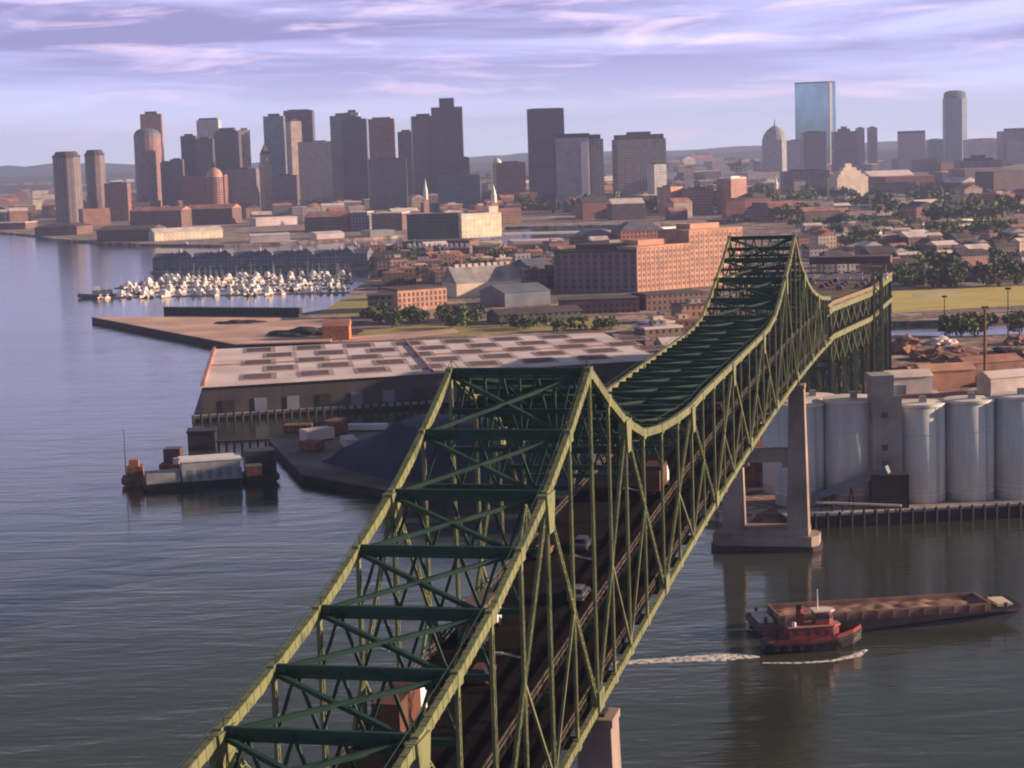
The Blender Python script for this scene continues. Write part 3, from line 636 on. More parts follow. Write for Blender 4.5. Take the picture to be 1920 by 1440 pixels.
obj('base', prism(bmesh.new(), ngon(9, 12), 0, h-6), f_pale, r); obj('dome', lathe(bmesh.new(), [(8, h-6), (7.4, h-2), (4.5, h+1.5), (.5, h+3.5)], 16), M_white, r)

tower(988, 1057, 205, 3150, f_dark, 'wide plain dark slab tower standing alone', depth=34, cap=[(.8, 2)])
tower(1043, 1104, 258, 2850, f_lav, 'lavender government block with dark roof band', depth=40, cap=[(1.04, 6)])
tower(1089, 1101, 268, 2840, M_white, 'sunlit right strip of the lavender block, added as a white shaft', depth=10, cap=[])  # sunlight on the block's right strip, imitated by an added white shaft
tower(1099, 1131, 262, 2900, f_grey, 'grey wing right of the lavender block', cap=[(.7, 8)])
tower(1150, 1249, 262, 2900, f_grey, 'broad grey office block with a stepped dark roof', depth=50, rot=.12, cap=[(.92, 8), (.45, 4)])
tower(1215, 1250, 310, 2750, f_pale, 'small pale block in front of the broad grey office block', rot=.4)
# domed classical tower, glass tower and neighbours
p = PD(1453, 262, 4900); h = p.z-LZ; r_ = 34
r = empty('domed_tower', (p.x, 4900, LZ), 0, 'pale tower with a large dome and a thin spire', 'tower'); occ.append((p.x, 4900, 50))
obj('body', prism(bmesh.new(), ngon(r_, 8, math.pi/8), 0, h), f_lav, r); obj('dome', lathe(bmesh.new(), [(r_*.95, h), (r_*.85, h+12), (r_*.6, h+24), (r_*.25, h+33), (2, h+36), (.8, h+52)], 16), M_grey, r)
tower(1478, 1506, 264, 4700, f_lav, 'pale block right of the domed tower')
m_h = mat('reflective_blue_glass', (0.26, 0.46, 0.52), .12, .8, .25, .03, .8)
p0 = PD(1492, 157, 5600); p1 = PD(1566, 157, 5600); h = p0.z-LZ; wd = p1.x-p0.x
r = empty('glass_tower', ((p0.x+p1.x)/2, 5600, LZ), 0, 'tallest tower, a thin slab of pale blue mirror glass', 'tower'); occ.append(((p0.x+p1.x)/2, 5600, 70))
obj('body', prism(bmesh.new(), [(-wd/2, 22), (wd*.32, -12), (wd*.5, -4), (wd*.5, 30), (-wd/2+8, 44)], 0, h), m_h, r)
obj('edge_notch', prism(bmesh.new(), [(wd*.335, -14), (wd*.40, -11.5), (wd*.40, -8), (wd*.335, -10)], 0, h-1), M_white, r)
obj('roof_edge', prism(bmesh.new(), [(-wd/2, 22), (wd*.32, -12), (wd*.5, -4), (wd*.5, 30), (-wd/2+8, 44)], h, h+4, .985), M_roofslate, r)
tower(1506, 1549, 248, 5000, f_dark, 'dark square tower standing in front of the mirror glass tower')
p = tower(1564, 1606, 247, 5000, f_dark, 'dark tower with a little pyramid roof right of the mirror glass tower', cap=[(.5, 8), (.25, 6)])
tower(1606, 1621, 241, 5300, f_grey, 'thin grey tower beside the pyramid roofed tower'); tower(1628, 1645, 240, 5400, f_grey, 'thin grey tower standing alone further right')
tower(1650, 1672, 305, 4600, f_pale, 'small pale block left of the blue grey block')
tower(1690, 1735, 250, 5200, f_lav, 'blue grey block with a wide dark roof', cap=[(1.0, 7)]); tower(1741, 1769, 262, 5200, f_blue, 'pale block between the blue grey block and the round topped tower')
p = PD(1790, 170, 5500); h = p.z-LZ; r_ = (PD(1812, 170, 5500)-PD(1768, 170, 5500)).x/2
r = empty('round_topped_tower', (p.x, 5500, LZ), 0, 'tall pale tower with a rounded crown on the right', 'tower'); occ.append((p.x, 5500, 45))
obj('body', prism(bmesh.new(), ngon(r_*1.03, 8, math.pi/8), 0, h-22), f_blue, r); obj('crown', lathe(bmesh.new(), [(r_*.95, h-22), (r_*.93, h-8), (r_*.8, h-3), (r_*.5, h), (2, h+1)], 20), M_roofslate, r)
tower(1815, 1877, 262, 5300, f_pale, 'wide low pale block right of the round topped tower', depth=60); tower(1880, 1935, 246, 5000, f_grey, 'grey block at the right end of the skyline', cap=[(.6, 8)])
tower(1905, 1990, 262, 4700, f_lav, 'pale lower block at the far right edge')
tower(1800, 1880, 302, 3600, f_grey, 'large blue grey block with a peaked roof', depth=50, cap=[(.6, 6), (.3, 5)])
tower(1880, 1960, 330, 3500, f_purp, 'dark low block behind the white ramp on the right', depth=50)
tower(1470, 1555, 322, 3300, f_grey, 'broad dim grey block left of the white stepped museum', depth=50, cap=[(.6, 4)])
tower(1640, 1720, 345, 3100, f_purp, 'low purple block right of the white stepped museum', depth=40)
# stepped white museum
r, x, y, h = tower(1555, 1630, 333, 2900, M_stone, 'cream white stepped building glowing in the sun', rot=.35, cap=[], name='museum', cat='building', depth=30)
bm = bmesh.new(); z = h
for f, dh in ((.86, 5), (.66, 5), (.44, 5), (.2, 6)): box(bm, -x*f, x*f, -y*f, y*f, z+.002, z+dh); z += dh
obj('stepped_roof', bm, M_stone, r)
# brick blocks in the middle distance
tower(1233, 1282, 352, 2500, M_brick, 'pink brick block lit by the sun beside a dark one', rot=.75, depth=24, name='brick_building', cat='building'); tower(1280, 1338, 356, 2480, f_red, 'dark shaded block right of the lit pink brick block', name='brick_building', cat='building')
tower(1345, 1402, 335, 2500, facade('pink_brick_wall', (0.48, 0.24, 0.18), (0.22, .12, .1), 4, 3.5, .4, .4), 'square pink brick block with white roof plant', rot=.7, depth=26, capm=M_white, name='brick_building', cat='building')
tower(1284, 1300, 316, 2900, M_rooflt, 'narrow pale pink tower above the brick blocks', cap=[(.5, 3)])
# white steeple and small white tower
def steeple(px, ytop, ybase, D, lb, wdt=5):
    a = PD(px, ytop, D); h = a.z-LZ; r = empty('church_steeple', (a.x, D, LZ), .3, lb, 'steeple')
    obj('tower_base', Bx(-wdt/2, wdt/2, -wdt/2, wdt/2, 0, h*.5), M_brick, r); obj('lantern', prism(bmesh.new(), ngon(wdt*.45, 8), h*.5, h*.7), M_white, r); obj('spire', prism(bmesh.new(), ngon(wdt*.42, 8), h*.7, h, .03), M_white, r); occ.append((a.x, D, 8))
steeple(797, 335, 385, 2600, 'thin white church steeple rising over the red brick roofs', 7)
steeple(925, 345, 400, 2500, 'short white topped brick tower behind the cream block', 9)
steeple(1455, 330, 400, 2900, 'slender grey church spire in front of the domed tower', 6)

# ------------------------------------------------------------------ waterfront buildings
def house(pts, h, roof, rh, wallm, roofm, label, name='wharf_building', cat='building', group=None, along='x', base=LZ, rot=None, wd=None, dp=None, extra=None):
    """pts: (px, py) of the front-left and front-right ground corners in the photo, depth dp in metres"""
    a = W(pts[0][0], pts[0][1], base); b = W(pts[1][0], pts[1][1], base)
    dm = (a.y+b.y)/2; ang = rot if rot is not None else max(-.2, min(.45, math.atan2(b.y-a.y, b.x-a.x))); dp_ = dp or 20
    wx = (pts[1][0]-pts[0][0])/F_PX*dm; L_ = max(6, (wx-.5*dp_*abs(math.sin(ang)))/math.cos(ang)); d = Vector((math.cos(ang), math.sin(ang), 0))*L_
    c = W((pts[0][0]+pts[1][0])/2, (pts[0][1]+pts[1][1])/2, base); n_ = Vector((-d.y, d.x, 0)).normalized(); c = c+n_*dp_/2
    r = empty(name, (c.x, c.y, base), ang, label, cat, group); occ.append((c.x, c.y, max(L_, dp_)*.6))
    if L_ > dp_*2:
        for q in (-.33, .33): e = c+d*q; occ.append((e.x, e.y, max(L_*.3, dp_)*.6))
    x, y = L_/2, dp_/2
    obj('wall', Bx(-x, x, -y, y, 0, h), wallm, r)
    if roof == 'gable': obj('roof', gable(bmesh.new(), -x, x, -y, y, h+.02, rh, along), roofm, r)
    elif roof == 'flat':
        obj('roof', Bx(-x-.3, x+.3, -y-.3, y+.3, h+.003, h+rh), roofm, r)
    elif roof == 'hip': obj('roof', prism(bmesh.new(), [(-x-.4, -y-.4), (x+.4, -y-.4), (x+.4, y+.4), (-x-.4, y+.4)], h+.003, h+rh, .45), roofm, r)
    return r, x, y
w_brown = facade('brown_brick_wall', (0.20, 0.11, 0.09), (0.04, 0.035, 0.04), 3.2, 3.3, .4, .5)
w_green = facade('dark_green_brown_wall', (0.11, 0.11, 0.085), (0.03, 0.03, 0.03), 3.5, 3.5, .5, .5)
w_cream = facade('cream_wall', (0.78, 0.66, 0.48), (0.50, 0.40, 0.28), 5, 6, .25, .3)
w_grey = facade('blue_grey_clapboard_wall', (0.20, 0.20, 0.25), (0.06, 0.065, 0.09), 3.4, 3.0, .45, .5, rnd=.3)
w_brick = facade('russet_brick_wall', (0.44, 0.19, 0.11), (0.10, 0.05, 0.045), 3.6, 3.6, .45, .5)  # russet brick with a darker window grid
house([(178, 449), (288, 455)], 13, 'gable', 4, w_brown, M_roofdk, 'dark wharf shed at the tip of the left waterfront', dp=60, rot=-.12)
house([(292, 455), (418, 443)], 9, 'gable', 5, w_cream, M_rooflt, 'long low wharf shed with pale yellow sunlit side', dp=22, rot=.5)
house([(60, 439), (150, 444)], 11, 'hip', 4, w_brown, M_roofdk, 'dark low pier building left of the wharf shed', dp=50)
house([(-20, 428), (52, 433)], 9, 'flat', 1, w_brown, M_rooflt, 'low pale roofed pier building at the left edge', dp=40)
house([(240, 425), (345, 432)], 24, 'gable', 5, w_brown, M_roofred, 'big dark red brick wharf block behind the wharf shed', dp=40)
house([(345, 418), (440, 424)], 22, 'gable', 6, w_brown, M_roofred, 'dark brick wharf block with a steep roof', dp=40)
for i, (a, b, yb, yc, h, lb) in enumerate(((468, 545, 455, 452, 7, 'white roofed ferry terminal on the water'), (478, 560, 425, 420, 9, 'pale flat roofed pier hall behind the ferry terminal'), (590, 650, 449, 446, 6, 'small pink roofed boathouse at the shore'), (690, 745, 445, 442, 5, 'low grey pier shed near the inlet'))):
    house([(a, yb), (b, yc)], h, 'gable' if i % 2 == 0 else 'flat', 2, M_whroof if i != 3 else M_grey, M_rooflt if i != 3 else M_grey, lb, dp=30)
house([(568, 432), (655, 434)], 17, 'gable', 6, w_brown, M_roofred, 'long dark red brick warehouse left of a grey one', dp=40)
house([(657, 432), (692, 432)], 21, 'flat', 1.2, f_grey, M_rooflt, 'pale grey block between two red brick warehouses', dp=30)
house([(694, 433), (758, 432)], 20, 'flat', 1.2, w_brown, M_rooflt, 'dark purple brick warehouse with a flat pink roof', dp=40)
house([(762, 447), (862, 450)], 25, 'flat', 1.5, w_green, M_roofdk, 'dark green brown apartment block beside the cream block', dp=34, rot=-.12)
r, x, y = house([(862, 447), (946, 443)], 24, 'flat', 1.5, w_cream, M_rooflt, 'bright cream block facing the sun', dp=20, rot=.6)
obj('roof_house', Bx(x*.5, x*.95, -y*.6, y*.6, 25.5, 32), M_stone, r)
house([(750, 476), (885, 478)], 11, 'flat', 1, w_brown, M_roofdk, 'long dark shed with a row of white roof vents', dp=40)[0]
for i in range(12):
    a = W(765+10*i, 466, 13.6); o = empty('roof_vent', (a.x, a.y+14, 14.7-.2), 0, 'white roof vent in the row on the long dark shed', 'vent', 'white roof vents on the long dark shed')
    obj('hood', prism(bmesh.new(), [(-1.3, -2.2), (1.3, -2.2), (1.3, 2.2), (-1.3, 2.2)], .6, 2.6, .7), M_white, o); obj('curb', Bx(-1.4, 1.4, -2.3, 2.3, -1.2, .597), M_white, o)
house([(895, 486), (1040, 480)], 9, 'flat', 1, w_brown, M_roofdk, 'dark flat roofed navy yard building left of the brick block', dp=36)
house([(690, 505), (800, 506)], 10, 'gable', 4, w_brown, M_roofdk, 'dark gabled yard workshop above the lawn', dp=30)
house([(805, 506), (880, 500)], 9, 'gable', 4, w_brown, M_roofred, 'low red roofed workshop left of the long pale hall', dp=26)
house([(960, 462), (1060, 458)], 4, 'flat', 1, M_rooflt, M_whroof, 'long low pink white shed along the far channel', dp=30)
house([(1160, 470), (1250, 466)], 17, 'hip', 7, w_brick, M_roofslate, 'hip roofed building behind the brick block', dp=30)
house([(1065, 470), (1150, 470)], 12, 'hip', 6, w_brown, M_roofslate, 'slate roofed building behind the dark part of the brick block', dp=30)
# long pale hall and its neighbours
r, x, y = house([(850, 562), (985, 548)], 9, 'gable', 10, M_stone, M_conc2, 'long pale hall with cream sunlit wall and ridge roof', dp=24, rot=.42, name='navy_yard_hall')
bm = bmesh.new()
for i in range(9): box(bm, -x+4+i*x*.2, -x+6.5+i*x*.2, -1, 1, 17.8, 20.2)
obj('ridge_vents', bm, M_rooflt, r)
house([(935, 584), (1045, 562)], 8, 'gable', 4, M_bgrey, M_bgrey, 'blue grey metal shed with a long sloping roof', dp=34)
house([(985, 540), (1050, 533)], 13, 'gable', 5, M_bgrey, M_roofslate, 'dark blue grey shed beside the dark brick block', dp=30)
# orange brick hall with its windows as parts
def window_grid(r, x, y, h, side, cols, rows, ww, wh, m, z0=1.6):
    bm = bmesh.new(); box(bm, -ww/2, ww/2, -.12, .12, -wh/2, wh/2); me = bpy.data.meshes.new('window'); bm.to_mesh(me); bm.free(); me.materials.append(m)
    for i in range(cols):
        for j in range(rows):
            o = bpy.data.objects.new('window', me); C.objects.link(o); o.parent = r
            u = -x+2*x*(i+.5)/cols if side == 'front' else -y+2*y*(i+.5)/cols; z = z0+(h-z0-1)*(j+.5)/rows
            o.location = (u, -y, z) if side == 'front' else (x, u, z)
            if side != 'front': o.rotation_euler = (0, 0, math.pi/2)
r, x, y = house([(738, 590), (848, 572)], 12, 'flat', 1.0, M_brick, M_roofdk, 'low orange brick building glowing in the sun by the lawn', dp=24, rot=.55, name='brick_building'); window_grid(r, x, y, 12, 'front', 11, 3, 1.3, 2.2, M_dkmaroon)
house([(690, 598), (740, 596)], 12, 'flat', 1.0, w_green, M_roofdk, 'dark cube building left of the low orange brick building', dp=18)
# the big brick blocks behind the bridge
c0 = W(1196, 548, LZ)
def bigblock(origin, ang, L_, dp_, h, wallm, roofm, label, wm, cols, rows, trim):
    d = Vector((math.cos(ang), math.sin(ang), 0)); n_ = Vector((-d.y, d.x, 0)); c = origin+d*L_/2+n_*dp_/2
    r = empty('brick_building', (c.x, c.y, LZ), ang, label, 'building'); x, y = L_/2, dp_/2
    obj('wall', Bx(-x, x, -y, y, 0, h), wallm, r); obj('cornice', Bx(-x-.4, x+.4, -y-.4, y+.4, h+.003, h+1.3), roofm, r)
    obj('penthouse', Bx(-x*.6, x*.5, -y*.4, y*.5, h+1.303, h+4.6), roofm, r)
    bm = bmesh.new()
    for i in range(cols+1):
        u = -x+2*x*i/cols; box(bm, u-.28, u+.28, -y-.22, -y-.002, .5, h-.1)
    obj('pilasters', bm, trim, r)
    window_grid(r, x, y, h, 'front', cols, rows, 2*x/cols*.42, (h-3)/rows*.55, wm)
    for q in (.2, .5, .8): e = origin+d*L_*q+n_*dp_/2; occ.append((e.x, e.y, dp_*.8))
    return r, x, y, h
M_shadebrick = mat('shaded_purple_brick', (0.20, 0.14, 0.15), .9, 0, .3, .1)  # shade of the unlit brick face painted in as a darker purple
bigblock(c0, R_(37), 44, 30, 27, M_brick, M_brick, 'tall orange brick block lit by the sun, left part beside the dark block', M_dkmaroon, 12, 7, M_brick)
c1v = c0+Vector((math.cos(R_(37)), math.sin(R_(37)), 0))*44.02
bigblock(c1v, R_(37), 46, 30, 35, M_brick, M_brick, 'taller orange brick block lit by the sun just left of the bridge peak', M_dkmaroon, 11, 9, M_brick)
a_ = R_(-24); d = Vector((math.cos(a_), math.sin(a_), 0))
bigblock(c0-d*55.5, a_, 55, 30, 25, M_shadebrick, M_roofdk, 'dark shaded brick block with a grid of pale piers', M_winglass, 11, 6, mat('lilac_pier', (0.34, 0.29, 0.30), .8))
house([(1050, 590), (1200, 585)], 7, 'flat', 1, w_brown, M_roofdk, 'low dark sheds in front of the shaded brick block', dp=24)
house([(1205, 583), (1330, 575)], 8, 'flat', 1, w_brown, M_roofdk, 'dark low range with pink openings below the orange brick block', dp=20)
house([(930, 610), (1100, 600)], 5, 'gable', 2.5, w_green, M_roofdk, 'dark low sheds behind the grassy bank', dp=24)

# long condominium row on its pier, with gables
a = W(287, 512, 0); b = W(690, 504, 0); d = (b-a); ang = math.atan2(d.y, d.x); n_ = Vector((-math.sin(ang), math.cos(ang), 0)); Lr = d.length
o = obj('pier_deck', Bx(0, Lr+10, -6, 26, -1, 1.8), M_conc2); o.location = (a.x, a.y, 0); o.rotation_euler = (0, 0, ang); tag(o, 'long grey timber pier carrying the row of pier houses', 'pier')
nb = 16; wdb = Lr/nb
for i in range(nb):
    if i in (15,): hh = 11
    else: hh = 10+(i*7 % 3)*1.2
    c = a+d*((i+.5)/nb)+n_*9
    place = 'nearest the open water' if i == 0 else ('at the landward end' if i == nb-1 else 'within the row')
    r = empty('pier_house', (c.x, c.y, 1.81), ang, 'blue grey gabled pier house %s above the marina' % place, 'house', 'row of pier houses above the marina')
    obj('wall', Bx(-wdb/2+.05, wdb/2-.05, -9, 9, 0, hh), w_grey, r); obj('roof', gable(bmesh.new(), -wdb/2+.5, wdb/2-.5, -9, 9, hh+.02, 4.2, 'y' if i % 3 else 'x'), M_roofslate, r)
    obj('balcony', Bx(-wdb*.3, wdb*.3, -10.4, -9.02, 3.1, 3.4), M_rooflt, r)
    if i % 3 == 1: obj('chimney', Bx(wdb*.2, wdb*.2+1.4, 2, 3.4, hh+1, hh+6), M_rooflt, r)

# ------------------------------------------------------------------ marina
def hull(bm, st):   # st: (y, halfwidth, zkeel, zdeck)
    rows = []
    for y, hw, zk, zd in st:
        rows.append([bm.verts.new(p) for p in ((-hw, y, zd), (-hw*.82, y, zk+(zd-zk)*.35), (-hw*.2, y, zk), (hw*.2, y, zk), (hw*.82, y, zk+(zd-zk)*.35), (hw, y, zd))])
    for p, q in zip(rows, rows[1:]):
        for i in range(6): bm.faces.new((p[i], p[(i+1) % 6], q[(i+1) % 6], q[i]))
    bm.faces.new(rows[0]); bm.faces.new(rows[-1][::-1]); bmesh.ops.recalc_face_normals(bm, faces=bm.faces); return bm
M_boat = mat('cream_gelcoat', (0.66, 0.55, 0.50), .35, 0, .1, .3)
def sailboat(sz):
    r = empty('sailboat', (0, 0, 0))
    obj('hull', hull(bmesh.new(), [(-5*sz, 1.3*sz, -.4, 1.1), (-1*sz, 1.75*sz, -.5, 1.15), (2.5*sz, 1.25*sz, -.4, 1.3), (5.2*sz, .08, .2, 1.6)]), M_boat, r)
    bm = bmesh.new(); prism(bm, [(-.9*sz, -2.2*sz), (.9*sz, -2.2*sz), (.6*sz, 2.3*sz), (-.6*sz, 2.3*sz)], 1.12, 1.9, .85); obj('cabin', bm, M_white, r)
    bm = bmesh.new(); lathe(bm, [(.08, 1.2), (.05, 12*sz)], 6, 0, .8*sz); beam(bm, (0, .8*sz, 2.6), (0, -3.8*sz, 2.7), .35, .4); beam(bm, (-1.1*sz, .8*sz, 8*sz), (1.1*sz, .8*sz, 8*sz), .1, .1); obj('mast', bm, M_white, r)
    return r
def motorboat(sz):
    r = empty('motor_yacht', (0, 0, 0))
    obj('hull', hull(bmesh.new(), [(-6*sz, 1.9*sz, -.4, 1.5), (0, 2.1*sz, -.5, 1.6), (4*sz, 1.5*sz, -.3, 1.9), (6.5*sz, .1, .6, 2.3)]), M_boat, r)
    obj('cabin', prism(bmesh.new(), [(-1.5*sz, -4*sz), (1.5*sz, -4*sz), (1.2*sz, 2.6*sz), (-1.2*sz, 2.6*sz)], 1.6, 3.6, .85), M_white, r); obj('windows', Bx(-1.36*sz, 1.36*sz, -3.2*sz, 1.6*sz, 2.3, 2.9), M_glass, r)
    obj('flybridge', prism(bmesh.new(), [(-1.1*sz, -2.6*sz), (1.1*sz, -2.6*sz), (.9*sz, .6*sz), (-.9*sz, .6*sz)], 3.62, 4.7, .9), M_white, r)
    return r
protos = [sailboat(.8), sailboat(1.05), motorboat(.8), motorboat(1.15)]; first = [True]*4
rows_ = [(188, 655, 559, 549), (235, 655, 550, 541), (215, 660, 541, 532), (255, 660, 533, 525), (300, 665, 526, 518)]
nbts = 0
for ri, (xa, xb, ya, yb) in enumerate(rows_):
    A = W(xa, ya, 0); Bq = W(xb, yb, 0); dd = Bq-A; n = 34
    o = obj('floating_dock', Bx(0, dd.length, -1.1, 1.1, -.3, .7), M_conc2); o.location = A; o.rotation_euler = (0, 0, math.atan2(dd.y, dd.x))
    tag(o, 'narrow floating dock, number %s row back from the open water of the marina' % ['the front', 'the second', 'the third', 'the fourth', 'the rear'][ri], 'dock')
    o['label'] = ['front narrow floating dock of the marina nearest the triangular pier', 'second narrow floating dock of the marina counted from the front', 'middle narrow floating dock of the marina', 'fourth narrow floating dock of the marina counted from the front', 'rear narrow floating dock just below the pier houses'][ri]
    for i in range(n):
        if random.random() < .04: continue
        ty = random.choice([0, 0, 0, 1, 1, 2, 2, 3]) if xa+(xb-xa)*i/n > 330 else random.choice([0, 1, 2, 3, 3])
        o = protos[ty] if first[ty] else copy_tree(protos[ty]); first[ty] = False
        sgn = 1 if random.random() < .5 else -1
        q = A+dd*((i+.5)/n)+Vector((-dd.y, dd.x, 0)).normalized()*sgn*7.5
        o.location = (q.x, q.y, 0); o.rotation_euler = (0, 0, math.atan2(dd.y, dd.x)+(0 if sgn > 0 else math.pi)+random.uniform(-.05, .05))
        tag(o, ['small white sailboat moored at a floating dock of the crowded marina', 'larger white sailboat moored at a floating dock of the crowded marina', 'small white motor yacht moored at a floating dock of the crowded marina', 'large white motor yacht moored at a floating dock of the crowded marina'][ty],
            'boat', ['small sailboats in the marina', 'larger sailboats in the marina', 'small motor yachts in the marina', 'large motor yachts in the marina'][ty])
# dark ship at the marina tip
q = W(190, 558, 0); r = empty('harbour_ferry', (q.x, q.y, 0), R_(100), 'dark blue grey boat lying at the outer tip of the marina', 'boat')
obj('hull', hull(bmesh.new(), [(-13, 3.4, -.8, 2.2), (0, 4, -.9, 2.3), (10, 2.8, -.6, 2.8), (16, .2, .5, 3.6)]), M_bgrey, r); obj('cabin', Bx(-2.6, 2.6, -8, 6, 2.3, 5.4), M_bgrey, r); obj('wheelhouse', Bx(-1.8, 1.8, 1, 5, 5.403, 7.8), M_white, r)
M_fr = M_roofslate
for xx, yy, lb in ((20, 424, 'small pale ferry near the left edge of the harbour'), (345, 462, 'small tug lying off the yellow wharf shed'), (660, 462, 'white harbour cruiser in the inlet')):
    o = copy_tree(protos[3]); q = W(xx, yy, 0); o.location = q; o.rotation_euler = (0, 0, 1.5); tag(o, lb, 'boat'); o.pop('group', None) if 'group' in o else None

# ------------------------------------------------------------------ piers
def wpoly(pts, z): return [(W(a, b, z).x, W(a, b, z).y) for a, b in pts]
def polything(name, pts, z0, z1, m, label, cat, side=None):
    r = empty(name, (*wpoly(pts, z1)[0], 0), 0, label, cat); o0 = Vector(r.location)
    pp = [(a-o0.x, b-o0.y) for a, b in wpoly(pts, z1)]
    bm = prism(bmesh.new(), pp, z1-.5, z1); bmesh.ops.recalc_face_normals(bm, faces=bm.faces); obj('deck', bm, m, r)
    bm = prism(bmesh.new(), pp, z0, z1-.503); bmesh.ops.recalc_face_normals(bm, faces=bm.faces); obj('bulkhead', bm, side or M_dark, r)
    return r
polything('triangular_pier', [(172, 594), (440, 645), (620, 640), (640, 600), (600, 596), (330, 594)], -1, 3.4, M_pierdeck, 'flat pink brown pier narrowing to a point in the water', 'pier')
o = obj('timber_wall', bmesh.new(), M_dark); 
A = W(308, 588, 0); Bq = W(562, 590, 0); dd = Bq-A
bm = Bx(0, dd.length, 0, 3, -1, 3.9)
for i in range(40): box(bm, dd.length*i/40, dd.length*i/40+.6, -.5, -.002, -1, 4.5)
bm.to_mesh(o.data); bm.free(); o.location = A; o.rotation_euler = (0, 0, math.atan2(dd.y, dd.x)); tag(o, 'long black timber wall along the back of the triangular pier', 'sea wall')
for i, (xx, yy, sx, sy, h, lb) in enumerate(((448, 606, 12, 6, 1.6, 'dark scrap heap in the middle of the triangular pier'), (585, 628, 20, 9, 3.6, 'dark brown heap beside the orange shed'))):
    q = W(xx, yy, 3.3); bm = bmesh.new(); bmesh.ops.create_icosphere(bm, subdivisions=4, radius=1)
    for v in bm.verts: k = 1+.5*noise.noise(v.co*2.3)+.2*noise.noise(v.co*7); v.co = Vector((v.co.x*sx*k, v.co.y*sy*k, max(-.3, v.co.z*h*k)))
    o = obj('scrap_heap', bm, M_dark); o.location = q; tag(o, lb, 'heap')
house([(605, 640), (655, 636)], 7, 'gable', 3, M_orange, M_roofred, 'small orange shed at the root of the triangular pier', dp=14, rot=0)

# big warehouse
FLr = W(378, 724, 12.5); FRr = W(1235, 672, 12.5); BLr = W(400, 655, 12.5); BRr = W(1128, 624, 12.5)
M_patch = mat('worn_brown_roof_patch', (0.40, 0.31, 0.30), .9, 0, .4, .08, detail=9); M_skyl = mat('dull_roof_light', (0.17, 0.12, 0.13), .6)
wh = empty('pier_warehouse', (FLr.x, FLr.y, 0), 0, 'huge flat pier warehouse with pink roof and rows of dark roof lights', 'warehouse')
cr = [Vector((p.x-FLr.x, p.y-FLr.y)) for p in (FLr, FRr, BRr, BLr)]
def quad(u, v): return cr[0]*(1-u)*(1-v)+cr[1]*u*(1-v)+cr[2]*u*v+cr[3]*(1-u)*v
def qprism(bm, u0, u1, v0, v1, z0, z1): return prism(bm, [tuple(quad(a, b)) for a, b in ((u0, v0), (u1, v0), (u1, v1), (u0, v1))], z0, z1)
m_whw = facade('dark_warehouse_wall', (0.055, 0.046, 0.05), (0.07, 0.05, 0.05), 11, 30, .04, .9)
obj('wall', qprism(bmesh.new(), 0, 1, 0, 1, 2.2, 12), m_whw, wh); obj('roof', qprism(bmesh.new(), -.004, 1.004, -.008, 1.008, 12.003, 12.5), M_whroof, wh)
obj('apron', qprism(bmesh.new(), -.02, 1.0, -.022, 1.02, 1.2, 2.197), M_conc2, wh); obj('pile_wall', qprism(bmesh.new(), -.018, 1.0, -.018, 1.018, -1, 1.197), M_dark, wh)
obj('end_rail', qprism(bmesh.new(), .0, .006, .0, 1, 12.503, 13.7), M_roofred, wh)
for i in range(8):
    u0 = .105+.125*i
    for row in range(5):
        v0 = .10+.19*row
        if (row == 0 or row == 4) and i == 7: continue
        bm = bmesh.new(); sh = .05*(row % 2)-.02
        obj('roof_patch', qprism(bmesh.new(), u0+sh-.008, u0+sh+.072, v0-.03, v0+.135, 12.501, 12.56), M_patch, wh)
        for q in range(3): qprism(bm, u0+sh, u0+sh+.06, v0+.035*q, v0+.035*q+.010, 12.565, 13.1)
        obj('roof_light', bm, M_skyl, wh)
bm = bmesh.new(); qprism(bm, .488, .492, 0, 1, 12.503, 13.2); qprism(bm, 0, 1, .495, .499, 12.503, 12.9); obj('expansion_joint', bm, M_roofred, wh)
for i in range(14):
    u0 = .04+.068*i; bm = qprism(bmesh.new(), u0, u0+.026, -.0035, -.0008, 2.3, 7.0); obj('loading_door', bm, M_bgrey if i % 3 else M_hullblk, wh)
for i in range(26):
    q = quad(.02+.037*i, -.072); 
for i in range(60): q = quad(-.02+.017*i, -.024); obj('fender_pile', lathe(bmesh.new(), [(.45, -1), (.45, 2.6)], 8, q.x, q.y), M_dark, wh)

# coal dock with its navy blue pile, behind the near peak
polything('coal_dock', [(503, 822), (565, 888), (735, 918), (1000, 930), (1262, 943), (1238, 780), (900, 786), (700, 795)], -1, 2.6, mat('dock_concrete', (0.20, 0.15, 0.14), .9, 0, .5, .05), 'dark angular dock beside the navy blue coal pile', 'dock')
bm = bmesh.new(); base = [W(a, b, 2.62) for a, b in ((600, 866), (735, 902), (1120, 912), (1130, 812), (760, 796))]; top = [W(a, b, 17) for a, b in ((735, 795), (800, 806), (1080, 812), (1075, 776), (790, 774))]
o0 = Vector(base[0])
bv = [bm.verts.new(p-o0) for p in base]; tv = [bm.verts.new(p-o0) for p in top]
for i in range(5): bm.faces.new((bv[i], bv[(i+1) % 5], tv[(i+1) % 5], tv[i]))
bm.faces.new(tv); bmesh.ops.recalc_face_normals(bm, faces=bm.faces); bmesh.ops.subdivide_edges(bm, edges=bm.edges, cuts=5, use_grid_fill=True)
for v in bm.verts:
    if v.co.z > .3: v.co += Vector((noise.noise(v.co*.12)*2.5, noise.noise(v.co*.12+Vector((5, 0, 0)))*2.5, noise.noise(v.co*.1+Vector((0, 9, 0)))*1.6))
o = obj('coal_pile', bm, M_tarp, smooth=True); o.location = o0; tag(o, 'large navy blue pile of coal on the dock left of the bridge', 'coal pile')
